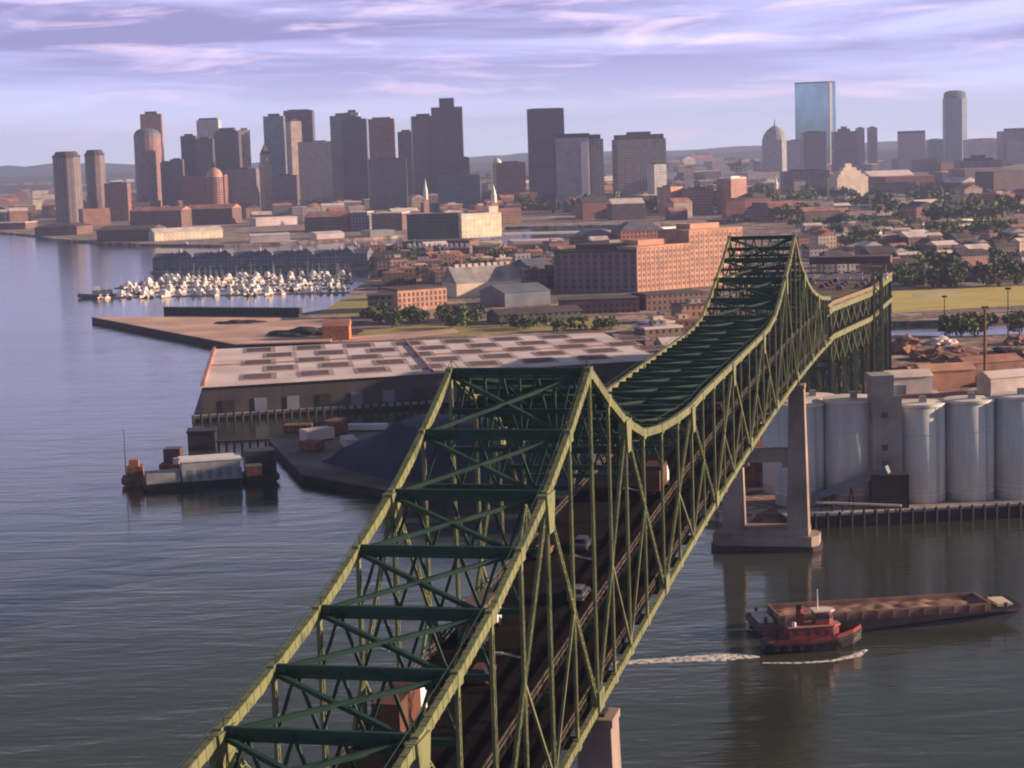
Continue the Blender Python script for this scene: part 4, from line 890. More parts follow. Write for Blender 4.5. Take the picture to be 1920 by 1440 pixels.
for i, (xx, yy, sx, sy, sz, m, lb) in enumerate(((560, 812, 9, 5, 3, M_rust, 'rusty scrap bin nearest the water on the coal dock'), (595, 826, 10, 5, 4, M_whroof, 'pale pink container at the foot of the coal pile'), (630, 815, 8, 5, 5, M_rust, 'dark rusty hopper behind the pink container'), (655, 838, 12, 4, 3, M_rooflt, 'long white trailer parked on the coal dock'), (585, 845, 7, 4, 3, M_rust, 'small rust red container on the coal dock edge'), (690, 808, 13, 3, 2.4, M_white, 'white conveyor trough beside the coal pile'), (945, 786, 12, 5, 5, M_whroof, 'white trailer seen through the near bridge peak, left one'), (985, 790, 9, 5, 6, M_rust, 'rusty bin between white trailers behind the near bridge peak'), (1030, 789, 14, 5, 5, M_white, 'white trailer seen through the near bridge peak, right one'))):
    q = W(xx, yy, 2.61); r = empty('container', (q.x, q.y, 2.61), .6*i, lb, 'container')
    bm = bmesh.new(); box(bm, -sx/2, sx/2, -sy/2, sy/2, .5, sz)
    for k in range(int(sx)): box(bm, -sx/2+k, -sx/2+k+.3, -sy/2-.12, -sy/2-.002, .6, sz-.1)
    obj('box', bm, m, r); obj('skid', Bx(-sx/2+.5, sx/2-.5, -sy/2+.3, sy/2-.3, 0, .497), M_dark, r)
A = W(405, 826, 3); Bq = W(508, 822, 3); dd = Bq-A
o = empty('catwalk', (A.x, A.y, 0), math.atan2(dd.y, dd.x), 'thin dark catwalk leading from the barges to the coal dock', 'catwalk'); obj('deck', Bx(0, dd.length, -1, 1, 2.4, 2.9), M_dark, o)
for i in range(7): obj('pile', lathe(bmesh.new(), [(.35, -1), (.35, 2.397)], 8, dd.length*(i+.3)/7, 0), M_dark, o)
q = W(380, 840, 0); o = empty('dolphin', (q.x, q.y, 0), .1, 'square black mooring platform off the warehouse corner', 'mooring platform'); obj('crib', Bx(-4.4, 4.4, -4, 4, -1, 5.6), M_dark, o); obj('cap', Bx(-4.7, 4.7, -4.3, 4.3, 5.603, 6.2), M_hullblk, o)

# work barges
def wbarge(pa, pb, dp_, name, label, hullm, parts, hz_=2.2):
    A = W(*pa, 0); Bq = W(*pb, 0); d = Bq-A; r = empty(name, ((A.x+Bq.x)/2, (A.y+Bq.y)/2+dp_/2, 0), math.atan2(d.y, d.x), label, 'barge'); x = d.length/2
    bm = bmesh.new(); P = [(-x, .9), (-x+2, -.6), (x-2, -.6), (x, .9), (x, hz_), (-x, hz_)]
    a = [bm.verts.new((u, -dp_/2, z)) for u, z in P]; b = [bm.verts.new((u, dp_/2, z)) for u, z in P]; bm.faces.new(a); bm.faces.new(b[::-1])
    for i in range(6): bm.faces.new((a[i], b[i], b[(i+1) % 6], a[(i+1) % 6]))
    bmesh.ops.recalc_face_normals(bm, faces=bm.faces); obj('hull', bm, hullm, r)
    for nm, bx_, m in parts: obj(nm, Bx(*bx_), m, r)
    return r, x
r, x = wbarge((262, 922), (452, 908), 9, 'house_barge', 'grey barge carrying a long grey shed with a white roof', M_hullblk, [], 1.8)
obj('shed', Bx(-x+11, x-1, -4, 4, 1.803, 7.4), M_grey, r); obj('roof', Bx(-x+10.7, x-.7, -4.3, 4.3, 7.403, 8.0), M_white, r); obj('deck_house', Bx(-x+1, -x+10.6, -3.6, 3.6, 1.803, 4.6), M_grey, r)
for i in range(6): obj('shutter', Bx(-x+12.5+i*2.8, -x+14+i*2.8, -4.06, -4.003, 2.2, 5), M_bgrey, r)
r, x = wbarge((225, 913), (282, 910), 8, 'crane_barge', 'rust red barge with a thin mast at the left of the group', M_rust, [('deckhouse', (-2.8, 1.8, -2, 2.6, 2.203, 5.2), M_rust), ('pilot_house', (-2.2, .6, -1.5, 1.5, 5.203, 7.2), M_roofred)])
obj('mast', lathe(bmesh.new(), [(.16, 2.2), (.08, 16)], 6, -3.2, 0), M_dark, r)
wbarge((300, 885), (345, 884), 9, 'work_barge', 'low rust red barge loaded with gear behind the grey shed barge', M_rust, [('gear_house', (-2.6, 2.5, -2.5, 2.5, 2.203, 6.6), M_dkmaroon), ('winch', (.6, 2.4, -3.9, -2.6, 2.203, 4.0), M_rooflt)])
r, x = wbarge((452, 908), (516, 903), 10, 'work_barge', 'tall black barge with an orange cab at the right of the group', M_hullblk, [('bin', (-4, 4.6, -2.0, 4.6, 2.203, 8.8), M_hullblk), ('orange_cab', (-4.4, -.2, -4.7, -2.1, 2.203, 4.9), M_orange), ('cab_roof', (-4.6, 0, -4.9, -2.0, 4.903, 5.3), M_stone)])

# ------------------------------------------------------------------ silos and quay
qa = W(1475, 968, 3.4); qb = W(2150, 932, 3.4); dd = qb-qa; ang = math.atan2(dd.y, dd.x)
quay = empty('quay', (qa.x, qa.y, 0), ang, 'low dark timber quay in front of the silos', 'quay'); LQ = dd.length
obj('apron', Bx(0, LQ, 0, 9, 2.9, 3.4), M_conc2, quay); obj('timber_face', Bx(0, LQ, .3, 8.8, -1, 2.897), M_dark, quay)
for i in range(min(90, int(LQ/3))): obj('fender_pile', lathe(bmesh.new(), [(.35, -1), (.35, 3.8)], 7, i*3+1, -.1), M_hullblk, quay)
def silo(pxc, pybase, ptop, wpx, label, roof='flat'):
    q = W(pxc, pybase, 3.4); D = q.y; r_ = wpx/2/F_PX*D; q.y += r_; h = PD(pxc, ptop, D).z-3.4
    s = empty('silo', (q.x, q.y, 3.4-.9), 0, label, 'silo', 'pale concrete silos on the quay'); h += .9
    bm = lathe(bmesh.new(), [(r_, 0), (r_, h)], 48); obj('shell', bm, M_silo, s, smooth=False)
    for f in s.children[-1].data.polygons: f.use_smooth = abs(f.normal.z) < .5
    bm = lathe(bmesh.new(), [(r_+.25, h+.002), (r_+.25, h+.7), (r_*.5, h+.95), (.5, h+1.1)], 48); obj('roof', bm, M_siloroof, s)
    for z in (h*.12, h*.17, h*.72): obj('band', lathe(bmesh.new(), [(r_+.02, z), (r_+.09, z+.02), (r_+.09, z+.22), (r_+.02, z+.24)], 48), M_silo, s)
    obj('hatch', Bx(-.8, .8, -r_*.4-.8, -r_*.4+.8, h+.9, h+2.5), M_grey, s)
    bm = bmesh.new(); 
    for i in range(int(h/1.2)): box(bm, r_*.55-.25, r_*.55+.25, -r_*.84-.35, -r_*.84-.2, i*1.2, i*1.2+.08)
    box(bm, r_*.55-.3, r_*.55-.22, -r_*.84-.4, -r_*.84-.3, 0, h); box(bm, r_*.55+.22, r_*.55+.3, -r_*.84-.4, -r_*.84-.3, 0, h); obj('ladder', bm, M_grey, s)
    occ.append((q.x, q.y, r_+6)); return s
silo(1508, 945, 765, 96, 'pale silo partly hidden by the right leg of the far bridge pier')
silo(1608, 945, 757, 106, 'pale silo between the bridge pier and the grey elevator tower')
silo(1737, 945, 765, 91, 'pale silo just right of the grey elevator tower')
silo(1829, 941, 758, 93, 'pale silo, second to the right of the elevator tower')
silo(1922, 938, 750, 93, 'pale silo cut off by the right edge of the photo')
silo(1530, 905, 752, 90, 'pale silo in the back row behind the bridge pier'); silo(1470, 920, 770, 70, 'narrow pale silo glimpsed between the two legs of the bridge pier')
q = W(1667, 950, 3.4); el_ = empty('elevator_tower', (q.x, q.y+5, 3.0), 0, 'grey concrete elevator tower standing between the silos', 'tower'); h = PD(1667, 728, q.y).z-3.0; occ.append((q.x, q.y+5, 10))
obj('shaft', Bx(-3.5, 3.6, -3.5, 3.5, 0, h*.93), M_conc2, el_); obj('head_house', Bx(-3.9, 1.6, -4, 4, h*.93+.003, h+3), M_conc2, el_); obj('side_house', Bx(1.603, 4.8, -3, 3, h*.93+.003, h+.4), M_conc2, el_)
for z in (6, 10, 14, 22): obj('window', Bx(-1.4, .2, -3.56, -3.503, z, z+1.5), M_glass, el_)
obj('lower_shed', Bx(-4.6, 4.4, -7.5, -3.503, 0, 8.6), M_dark, el_)
A = W(1528, 932, 5); Bq = W(1665, 880, 13); cv = empty('conveyor', (A.x, A.y-1.5, 0), 0, 'inclined conveyor gallery rising from the quay to the elevator tower', 'conveyor'); o0 = Vector(cv.location)
bm = beam(bmesh.new(), A-o0, Bq-o0, 2.0, 1.9); obj('gallery', bm, M_bgrey, cv)
bm = bmesh.new()
for k in (.25, .5, .8): p = (A-o0).lerp(Bq-o0, k); beam(bm, (p.x-.8, p.y, 2.9), (p.x, p.y, p.z-1), .3, .3); beam(bm, (p.x+.8, p.y, 2.9), (p.x, p.y, p.z-1), .3, .3)
obj('trestle', bm, M_dark, cv)
A = W(1530, 942, 5.5); Bq = W(1690, 948, 5.5); cv = empty('pipe_bridge', (A.x, A.y-4, 0), 0, 'long pale pipe on low supports along the quay edge', 'pipe'); o0 = Vector(cv.location)
obj('pipe', beam(bmesh.new(), A-o0, Bq-o0, .5, .5), M_rooflt, cv)
for k in range(8): p = (A-o0).lerp(Bq-o0, (k+.5)/8); obj('support', Bx(p.x-.15, p.x+.15, p.y-.15, p.y+.15, 3.3, 5.25), M_dark, cv)
for xx, yy, sx, sy, h, m, rm, lb in ((1420, 905, 14, 9, 7, M_rust, M_roofred, 'rusty red shed left of the far bridge pier'), (1400, 850, 16, 10, 6, M_rust, M_roofred, 'rusty shed further back beside the far bridge pier'), (1360, 900, 10, 7, 5, M_dark, M_roofdk, 'low dark shed at the quay left of the far bridge pier'), (1440, 825, 14, 9, 6, M_cargo, M_rooflt, 'pale roofed shed seen between bridge chord and pier'),
        (1770, 722, 20, 10, 6, M_brick, M_brick, 'orange roofed shed behind the silos'), (1700, 735, 16, 9, 6, M_rooflt, M_rooflt, 'low pale shed left of the orange roofed shed'), (1850, 700, 24, 12, 5, M_cargo, M_roofred, 'brown shed behind the right hand silos'), (1895, 735, 22, 9, 6, M_rooflt, M_whroof, 'pink white shed at the right edge behind the silos')):
    q = W(xx, yy, LZ); r = empty('shed', (q.x, q.y, LZ-.1), random.uniform(.1, .5), lb, 'shed'); occ.append((q.x, q.y, sx*.7))
    obj('wall', Bx(-sx/2, sx/2, -sy/2, sy/2, 0, h), m, r); obj('roof', gable(bmesh.new(), -sx/2, sx/2, -sy/2, sy/2, h+.02, 2.2), rm, r)
# rusty scrap heaps, containers and masts in the yard behind the silos
for i in range(34):
    xx = random.uniform(1690, 1935); yy = random.uniform(642, 722); q = W(xx, yy, LZ)
    if any((q.x-a)**2+(q.y-b)**2 < (c+3)**2 for a, b, c in occ): continue
    bm = bmesh.new(); bmesh.ops.create_icosphere(bm, subdivisions=3, radius=1); sx, sy, h = random.uniform(4, 10), random.uniform(4, 8), random.uniform(1.5, 4); off = Vector((i*3.1, 0, 0))
    for v in bm.verts: k = 1+.6*noise.noise(v.co*2+off)+.35*noise.noise(v.co*6+off); v.co = Vector((v.co.x*sx*k, v.co.y*sy*k, max(-.3, v.co.z*h*k)))
    m = [M_rust, M_rust, M_cargo, M_dark, M_rooflt][i % 5]
    o = obj('scrap_heap', bm, m); o.location = (q.x, q.y, LZ-.06); occ.append((q.x, q.y, 6))
    tag(o, '%s heap in the scrap yard behind the silos' % ['rust red', 'rust red', 'brown', 'dark', 'pale'][i % 5], 'heap', '%s heaps in the scrap yard' % ['rust red', 'rust red', 'brown', 'dark', 'pale'][i % 5])
for xx, y0_, y1_, lb, m in ((1847, 575, 735, 'tall rusty pole rising above the scrap yard', M_rust), (1890, 540, 640, 'thin dark floodlight pole at the right edge of the field', M_dark), (1771, 555, 600, 'thin floodlight pole on the field side of the channel', M_dark), (1553, 690, 745, 'thick rust red stack beside the viaduct', M_rust)):
    q = W(xx, y1_, LZ); h = PD(xx, y0_, q.y).z-LZ; r = empty('pole', (q.x, q.y, LZ-.1), 0, lb, 'pole'); obj('shaft', lathe(bmesh.new(), [(.7 if m is M_rust else .3, 0), (.45 if m is M_rust else .2, h)], 8), m, r); obj('head', Bx(-1.2, 1.2, -.3, .3, h-.6, h+.3), m, r)

# playing field, channel bank, highway ramps
def patch(name, pts, m, z=LZ+.05, th=.04):
    pp = wpoly(pts, z); bm = prism(bmesh.new(), pp, z-th-.3, z); bmesh.ops.recalc_face_normals(bm, faces=bm.faces); return tag(obj(name, bm, m), kind='structure')
patch('playing_field', [(1672, 586), (1920, 572), (2200, 555), (2200, 520), (1920, 536), (1672, 544)], M_field)
patch('field_track', [(1712, 558), (1800, 553), (1800, 546), (1712, 550)], M_ramp, LZ+.1)
patch('lawn', [(590, 592), (700, 592), (715, 560), (690, 550), (640, 562)], M_grass)
patch('grassy_bank', [(660, 636), (860, 630), (1080, 618), (1180, 614), (1150, 596), (900, 604), (850, 606), (680, 618)], M_grass)
patch('yard_road', [(640, 641), (760, 634), (860, 622), (850, 615), (700, 628), (640, 633)], M_pierdeck, LZ+.1)
def road3d(name, pts, hw, label, m=M_ramp, legs=True):
    P = [PD(a, b, D) for a, b, D in pts]; r = empty(name, (P[0].x, P[0].y, LZ), 0, label, 'ramp'); o0 = Vector(r.location)
    bm = bmesh.new(); prev = None; Q = []
    for k in range(len(P)-1):
        for t in range(6): Q.append(P[k].lerp(P[k+1], t/6))
    Q.append(P[-1])
    for i, p in enumerate(Q):
        dd = (Q[min(i+1, len(Q)-1)]-Q[max(i-1, 0)]); dd.z = 0; n_ = Vector((dd.y, -dd.x, 0)).normalized()*hw
        c = [bm.verts.new(v-o0) for v in (p-n_-Vector((0, 0, 2)), p+n_-Vector((0, 0, 2)), p+n_, p-n_)]
        if prev:
            for j in range(4): bm.faces.new((prev[j], prev[(j+1) % 4], c[(j+1) % 4], c[j]))
        else: bm.faces.new(c)
        prev = c
    bm.faces.new(prev); bmesh.ops.recalc_face_normals(bm, faces=bm.faces); obj('deck', bm, m, r)
    for i in range(2, len(Q)-1, 4):
        p = Q[i]-o0
        if p.z > 3: obj('column', Bx(p.x-1, p.x+1, p.y-1, p.y+1, 0, p.z-1.99), M_conc2, r)
    return r
road3d('highway_ramp', [(1630, 438, 1750), (1665, 424, 1850), (1720, 418, 1950), (1800, 410, 2000), (1840, 412, 2060)], 7, 'pale yellow elevated highway ramp curving past the trees')
road3d('highway_ramp', [(1600, 462, 1500), (1640, 448, 1600), (1700, 440, 1700), (1760, 425, 1800), (1835, 417, 1900)], 6, 'second elevated ramp running in front of the yellow one', M_conc2)
road3d('elevated_highway', [(1395, 392, 2350), (1500, 388, 2350), (1640, 384, 2350), (1760, 384, 2350), (1930, 388, 2330)], 9, 'long straight grey elevated highway crossing the right half', M_conc2)
road3d('low_bridge', [(945, 437, 2020), (1060, 434, 2030), (1180, 431, 2040), (1260, 424, 2120)], 9, 'low white bridge along the far channel', M_white)

# ------------------------------------------------------------------ barge and tug
A = W(1425, 1198, 0); Bq = W(1915, 1168, 0); d = Bq-A; ang = math.atan2(d.y, d.x); Lb = d.length; hwb = 5.6
n_ = Vector((-math.sin(ang), math.cos(ang), 0)); o0 = A+n_*hwb
bg_ = empty('hopper_barge', (o0.x, o0.y, 0), ang, 'long black barge with brown cargo pushed along by the red tug', 'barge')
bm = bmesh.new(); P = [(0, 1.0), (1.5, -.8), (Lb-5, -.8), (Lb, 1.9), (Lb+.6, 3.2), (Lb-4, 2.5), (0, 2.4)]
a = [bm.verts.new((u, -hwb*(1 if u < Lb-1 else .8), z)) for u, z in P]; b = [bm.verts.new((u, hwb*(1 if u < Lb-1 else .8), z)) for u, z in P]; bm.faces.new(a); bm.faces.new(b[::-1])
for i in range(7): bm.faces.new((a[i], b[i], b[(i+1) % 7], a[(i+1) % 7]))
bmesh.ops.recalc_face_normals(bm, faces=bm.faces); obj('hull', bm, M_hullblk, bg_)
bm = bmesh.new(); 
for y in (-hwb+.9, hwb-1.2): box(bm, 4, Lb-5.6, y, y+.3, 2.35, 4.0)
for x in (4, Lb-5.9): box(bm, x, x+.3, -hwb+1.203, hwb-1.203, 2.35, 4.0)
for i in range(14): box(bm, 5+i*(Lb-12)/13, 5.25+i*(Lb-12)/13, -hwb+.6, -hwb+.897, 2.4, 3.8)
obj('coaming', bm, M_cargo, bg_)
bm = bmesh.new(); bmesh.ops.create_grid(bm, x_segments=60, y_segments=12, size=1)
for v in bm.verts: v.co = Vector((Lb/2-.7+v.co.x*(Lb/2-5.3), v.co.y*(hwb-1.25), 3.1+.5*noise.noise(Vector((v.co.x*9, v.co.y*2, 0)))+.25*(1-abs(v.co.y))))
obj('cargo', bm, M_cargo, bg_, smooth=True); obj('bow_deck', Bx(Lb-3.6, Lb-.6, -3, 3, 2.72, 3.25), M_stone, bg_); obj('stern_gear', Bx(.5, 3.2, -3.4, 3.4, 2.4, 3.1), M_rooflt, bg_)
for x in (Lb-2.4, 1.6):
    for y in (-3.8, 3.8): obj('bollard', lathe(bmesh.new(), [(.3, 2.3), (.3, 3.4), (.45, 3.5), (.45, 3.65)], 10, x, y), M_hullblk, bg_)
A = W(1436, 1228, 0); Bq = W(1622, 1216, 0); d = Bq-A; ang = math.atan2(d.y, d.x); Lt = d.length; n_ = Vector((-math.sin(ang), math.cos(ang), 0)); o0 = (A+Bq)/2+n_*2.6
tg = empty('tugboat', (o0.x, o0.y, 0), ang-math.pi/2, 'dark red tugboat with red wheelhouse pushing beside the barge', 'tugboat'); h2 = Lt/2
obj('hull', hull(bmesh.new(), [(-h2, 1.9, .2, 1.9), (-h2+1.4, 2.7, -.6, 1.75), (-1, 3.0, -.9, 1.7), (h2*.45, 2.75, -.9, 2.1), (h2*.8, 1.7, -.5, 2.7), (h2, .35, .6, 3.1)]), M_hullblk, tg)
bm = bmesh.new()
for sgn in (-1, 1):
    pts = [(1.95, -h2, 1.7), (2.75, -h2+1.4, 1.6), (3.05, -1, 1.55), (2.8, h2*.45, 1.95), (1.75, h2*.8, 2.5), (.3, h2+.1, 2.95)]
    for p, q in zip(pts, pts[1:]): beam(bm, (sgn*p[0], p[1], p[2]), (sgn*q[0], q[1], q[2]), .28, .4)
obj('rubbing_strake', bm, M_black, tg)
bm = bmesh.new()
for sgn in (-1, 1):
    pts = [(2.6, -h2+1.4, 2.0), (2.9, -1, 1.95), (2.65, h2*.45, 2.4), (1.6, h2*.8, 3.0), (.2, h2, 3.5)]
    for p, q in zip(pts, pts[1:]): beam(bm, (sgn*p[0], p[1], p[2]+.15), (sgn*q[0], q[1], q[2]+.15), .12, .8)
obj('bulwark', bm, M_red, tg)
obj('deck', prism(bmesh.new(), [(-1.7, -h2+.4), (1.7, -h2+.4), (2.6, -h2+2), (2.7, h2*.3), (1.4, h2*.75), (-1.4, h2*.75), (-2.7, h2*.3), (-2.6, -h2+2)], 1.6, 2.05), M_rust, tg)
obj('deckhouse', prism(bmesh.new(), [(-1.9, -4.6), (1.9, -4.6), (1.9, 3.6), (1.0, 4.9), (-1.0, 4.9), (-1.9, 3.6)], 2.053, 4.4), M_red, tg)
obj('boat_deck', prism(bmesh.new(), [(-2.1, -4.9), (2.1, -4.9), (2.1, 3.8), (1.1, 5.2), (-1.1, 5.2), (-2.1, 3.8)], 4.403, 4.6), M_roofred, tg)
wh_ = obj('wheelhouse', prism(bmesh.new(), [(-1.4, .4), (1.4, .4), (1.4, 3.0), (.7, 3.9), (-.7, 3.9), (-1.4, 3.0)], 4.603, 7.0), M_red, tg)
obj('window_band', prism(bmesh.new(), [(-1.43, .37), (1.43, .37), (1.43, 3.02), (.72, 3.94), (-.72, 3.94), (-1.43, 3.02)], 5.7, 6.45), M_glass, wh_)
obj('roof', prism(bmesh.new(), [(-1.7, .1), (1.7, .1), (1.7, 3.2), (.8, 4.2), (-.8, 4.2), (-1.7, 3.2)], 7.003, 7.25), M_rooflt, wh_)
obj('funnel', lathe(bmesh.new(), [(.75, 4.603), (.65, 7.6)], 14, 0, -2.2), M_red, tg); obj('funnel_cap', lathe(bmesh.new(), [(.68, 7.603), (.68, 8.2)], 14, 0, -2.2), M_black, tg)
obj('mast', lathe(bmesh.new(), [(.12, 7.25), (.06, 11)], 6, 0, 1.2), M_white, tg); obj('towing_bitt', Bx(-.7, .7, -h2+2.4, -h2+2.9, 2.05, 3.3), M_black, tg); obj('life_raft', lathe(bmesh.new(), [(.4, 4.603), (.45, 5.2), (.3, 5.4)], 12, 1.2, -3.6), M_white, tg)
for y in (-3.2, -1.2, .8, 2.6): obj('porthole', Bx(1.86, 1.93, y-.35, y+.35, 3.0, 3.7), M_glass, tg); obj('porthole', Bx(-1.93, -1.86, y-.35, y+.35, 3.0, 3.7), M_glass, tg)
for i in range(6): y = -h2+2+i*Lt/8; bm = bmesh.new(); cyl_x(bm, 3.15, y, 1.1, .45, .3); cyl_x(bm, -3.15, y, 1.1, .45, .3); obj('tyre_fender', bm, M_black, tg)
# wake foam
mf, n, l, b = newmat('wake_foam'); b.inputs['Base Color'].default_value = (.8, .76, .7, 1); b.inputs['Roughness'].default_value = .9
g = n.new('ShaderNodeNewGeometry'); x = n.new('ShaderNodeTexNoise'); x.inputs['Scale'].default_value = 1.1; x.inputs['Detail'].default_value = 6; l.new(g.outputs['Position'], x.inputs[0]); r = n.new('ShaderNodeValToRGB'); ramp(r, [(.34, (.10, .10, .10)), (.55, (.95, .95, .95))]); l.new(x.outputs[0], r.inputs[0]); l.new(r.outputs[0], b.inputs['Alpha'])
def foam(pts, ws, label):
    bm = bmesh.new(); prev = None; P = [W(a, b_, .05) for a, b_ in pts]; Q = []
    for k in range(len(P)-1):
        for t in range(8): Q.append((P[k].lerp(P[k+1], t/8), ws[k]+(ws[k+1]-ws[k])*t/8))
    Q.append((P[-1], ws[-1]))
    for i, (p, wd) in enumerate(Q):
        dd = Q[min(i+1, len(Q)-1)][0]-Q[max(i-1, 0)][0]; n_ = Vector((-dd.y, dd.x, 0)).normalized()*wd*(1+.35*noise.noise(Vector((i*.8, wd*9, 0)))); z = Vector((0, 0, .25*wd))
        c = [bm.verts.new(p-n_), bm.verts.new(p+z*.5), bm.verts.new(p+n_)]
        if prev: bm.faces.new((prev[0], prev[1], c[1], c[0])); bm.faces.new((prev[1], prev[2], c[2], c[1]))
        prev = c
    return tag(obj('wake_foam', bm, mf), kind='stuff')
foam([(1425, 1232), (1385, 1230), (1355, 1231), (1280, 1236), (1190, 1241), (1120, 1246)], [.5, 2.0, 3.2, 1.8, 1.4, 1.0], 'wake')
foam([(1430, 1243), (1500, 1243), (1560, 1239), (1605, 1229), (1624, 1218)], [.3, .5, .6, 1.0, .4], 'bow wave')
foam([(1430, 1182), (1400, 1180), (1340, 1182)], [.5, .4, .1], 'barge wake')

# ------------------------------------------------------------------ filler city: low buildings
def free(x, y, r):
    if any((x-a)**2+(y-b)**2 < (c+r)**2 for a, b, c in occ): return False
    return True
f_low = [facade('low_red_brick_wall', (0.32, 0.15, 0.12), (0.07, 0.05, 0.05), 3.2, 3.2, .4, .5, roof=(.38, .24, .22), rnd=.6),
         facade('low_brown_wall', (0.16, 0.11, 0.10), (0.04, 0.035, 0.04), 3.2, 3.2, .4, .5, rnd=.6),
         facade('low_cream_wall', (0.58, 0.46, 0.38), (0.12, 0.10, 0.10), 3.2, 3.2, .35, .45, rnd=.5),
         facade('low_grey_wall', (0.27, 0.25, 0.27), (0.06, 0.06, 0.07), 3.4, 3.4, .4, .5, rnd=.6)]
wname = ['red brick', 'dark brown', 'cream', 'grey']
rmats = [(M_roofdk, 'dark roof'), (M_roofred, 'red roof'), (M_rooflt, 'pale roof'), (M_whroof, 'pinkish roof')]
def mb(bm, o_bm, mi, mtx):
    off = {}
    for v in o_bm.verts: off[v] = bm.verts.new(mtx @ v.co)
    for f in o_bm.faces: bm.faces.new([off[v] for v in f.verts]).material_index = mi
    o_bm.free()
def fill(n, px0, px1, py0, py1, size, hts, where, wts, rts, base=LZ, ang0=0.3, gab=.4, stuff=None):
    k = 0; tries = 0
    if stuff: SB = bmesh.new()
    while k < n and tries < n*25:
        tries += 1; xx = random.uniform(px0, px1); yy = random.uniform(py0, py1); p = W(xx, yy, base)
        wd = random.uniform(*size); dp = wd*random.uniform(.5, 1.0); rr = max(wd, dp)*.55
        if not free(p.x, p.y, rr*.8): continue
        occ.append((p.x, p.y, rr)); wi = random.choices(range(4), wts)[0]; ri = random.choices(range(4), rts)[0]; h = random.uniform(*hts)
        if stuff:
            mt = Matrix.Translation((p.x, p.y, base)) @ Matrix.Rotation(ang0+random.choice([0, 0, math.pi/2])+random.uniform(-.12, .12), 4, 'Z')
            mb(SB, Bx(-wd/2, wd/2, -dp/2, dp/2, -.3, h), wi, mt)
            mb(SB, gable(bmesh.new(), -wd/2, wd/2, -dp/2, dp/2, h+.02, dp*.22) if random.random() < gab else Bx(-wd/2-.2, wd/2+.2, -dp/2-.2, dp/2+.2, h+.003, h+.9), 4+ri, mt)
            k += 1; continue
        o = obj('low_building', Bx(-wd/2, wd/2, -dp/2, dp/2, -.3, h), f_low[wi]); o.location = (p.x, p.y, base); o.rotation_euler = (0, 0, ang0+random.choice([0, 0, math.pi/2])+random.uniform(-.12, .12))
        rm, rn = rmats[ri]
        g_ = random.random() < gab
        if g_: obj('roof', gable(bmesh.new(), -wd/2, wd/2, -dp/2, dp/2, h+.02, dp*.22), rm, o)
        else:
            obj('roof', Bx(-wd/2-.2, wd/2+.2, -dp/2-.2, dp/2+.2, h+.003, h+.9), rm, o)
            obj('roof_hut', Bx(-wd*.2, wd*.15, -dp*.2, dp*.2, h+.903, h+3.2), f_low[(wi+2) % 4], o)
        sz_ = 'tall' if h > (hts[0]+hts[1])/2 else 'low'
        tag(o, '%s %s building with a %s %s, %s' % (sz_, wname[wi], 'gabled' if g_ else 'flat', rn, where), 'building', '%s %s %s %s buildings %s' % (sz_, wname[wi], 'gabled' if g_ else 'flat', rn, where))
        k += 1
    if stuff: tag(obj(stuff, SB, f_low+[q[0] for q in rmats]), 'mass of small far off city buildings '+where, 'buildings', kind='stuff')
fill(60, -10, 250, 340, 424, (20, 48), (10, 24), 'in the left harbour district', (5, 4, 2, 1), (1, 3, 2, 3), stuff='distant_buildings')
fill(100, 250, 960, 368, 426, (18, 44), (9, 22), 'in front of the downtown towers', (6, 3, 3, 2), (2, 4, 2, 2))
fill(38, 300, 960, 345, 374, (35, 70), (16, 42), 'at the foot of the downtown towers', (3, 5, 1, 5), (5, 2, 1, 1), gab=.1)
fill(80, 960, 1500, 345, 412, (20, 50), (8, 24), 'in the middle district beyond the channel', (4, 3, 3, 2), (2, 3, 4, 2), stuff='distant_buildings')
fill(44, 960, 1500, 290, 340, (50, 110), (12, 36), 'in the hazy middle distance', (2, 3, 2, 4), (2, 2, 2, 1), gab=.1, stuff='distant_buildings')
fill(44, 1500, 1925, 295, 365, (45, 90), (12, 34), 'in the hazy right hand district', (2, 4, 1, 4), (3, 2, 2, 1), gab=.1, stuff='distant_buildings')
fill(24, 1480, 1925, 366, 420, (20, 46), (7, 16), 'beside the highway on the right', (3, 5, 2, 2), (3, 2, 2, 1))
fill(60, 700, 1340, 476, 545, (12, 28), (7, 14), 'in the old navy yard', (5, 5, 1, 1), (4, 3, 1, 1))
fill(60, 1500, 1925, 428, 536, (10, 20), (6, 11), 'on the wooded slope to the right', (2, 5, 2, 3), (4, 2, 2, 1), gab=.7)
fill(16, 1230, 1500, 600, 700, (12, 26), (5, 10), 'behind the main span of the bridge', (2, 5, 1, 1), (4, 3, 1, 1))

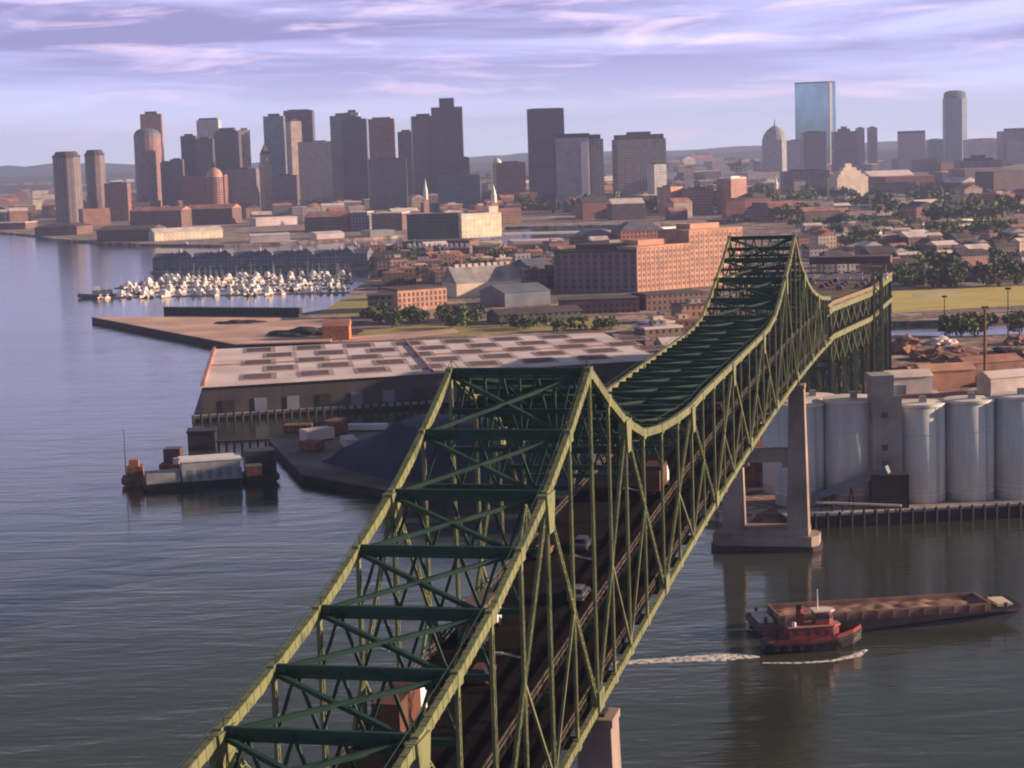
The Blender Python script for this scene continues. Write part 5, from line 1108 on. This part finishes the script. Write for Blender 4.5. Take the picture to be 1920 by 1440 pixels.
# ------------------------------------------------------------------ trees
def tree_proto(seed, flat=1.0, n=260):
    rs = random.Random(seed); r = empty('tree', (0, 0, 0)); bm = bmesh.new()
    cl = [(Vector((rs.gauss(0, .42), rs.gauss(0, .42), rs.uniform(.35, .95))), rs.uniform(.22, .42)) for _ in range(9)]
    for i in range(n):
        c, rad = cl[rs.randrange(9)]; d = Vector((rs.gauss(0, 1), rs.gauss(0, 1), rs.gauss(0, 1)*flat)).normalized()*rad*rs.uniform(.55, 1.15); p = c+d
        a = Vector((rs.gauss(0, 1), rs.gauss(0, 1), rs.gauss(0, 1))).normalized(); b = a.cross(Vector((rs.gauss(0, 1), rs.gauss(0, 1), rs.gauss(0, 1)))).normalized(); s = rs.uniform(.06, .13)
        v = [bm.verts.new(p+a*s*u+b*s*w_) for u, w_ in ((-1, -.6), (1, -.8), (.9, .7), (-.8, 1))]; bm.faces.new(v)
    obj('crown', bm, M_leaf, r)
    bm = bmesh.new(); beam(bm, (0, 0, -.05), (0, 0, .55), .07, .07)
    for q in range(4): c = cl[q][0]; beam(bm, (0, 0, .3), (c.x, c.y, c.z), .035, .035)
    obj('trunk', bm, M_trunk, r); return r
tp = [tree_proto(i) for i in range(4)]; tfirst = [True]*4
def trees(n, px0, px1, py0, py1, h0, h1, where, clear=.25, base=LZ):
    k = 0; tr = 0
    while k < n and tr < n*20:
        tr += 1; p = W(random.uniform(px0, px1), random.uniform(py0, py1), base); h = random.uniform(h0, h1)
        if not free(p.x, p.y, h*clear): continue
        ty = random.randrange(4); o = tp[ty] if tfirst[ty] else copy_tree(tp[ty]); tfirst[ty] = False
        wd = h*random.uniform(.75, 1.15); o.location = (p.x, p.y, base-.2); o.scale = (wd, wd, h); o.rotation_euler = (0, 0, random.uniform(0, 6.3))
        sz_ = 'small' if h < (h0+h1)/2 else 'large'
        tag(o, '%s dark green leafy tree %s' % (sz_, where), 'tree', '%s leafy trees %s' % (sz_, where)); k += 1
trees(95, 1670, 1930, 425, 540, 6, 11, 'among the houses on the right hand slope')
trees(26, 1500, 1680, 415, 470, 6, 11, 'beside the highway ramps')
trees(9, 1775, 1845, 620, 632, 5, 8, 'on the near bank of the channel right of the viaduct', .1); trees(4, 1890, 1925, 615, 628, 5, 8, 'at the right end of the channel bank', .1)
trees(18, 690, 880, 596, 615, 4, 8, 'beside the lawn and the low orange brick building', .2)
trees(80, 900, 1500, 340, 402, 12, 22, 'in the middle district beyond the channel')
trees(40, 700, 1180, 474, 545, 6, 12, 'in the old navy yard')
trees(14, 960, 1160, 608, 622, 3, 6, 'along the grassy bank', .1)
trees(24, 1100, 1500, 290, 330, 24, 40, 'on the hazy far slopes'); trees(50, 1400, 1920, 366, 420, 10, 20, 'along the elevated highway')
print('things', len([o for o in bpy.data.objects if o.parent is None]), 'low', len([o for o in bpy.data.objects if o.name.startswith('low_building')]), 'tree', len([o for o in bpy.data.objects if o.name.startswith('tree')]))
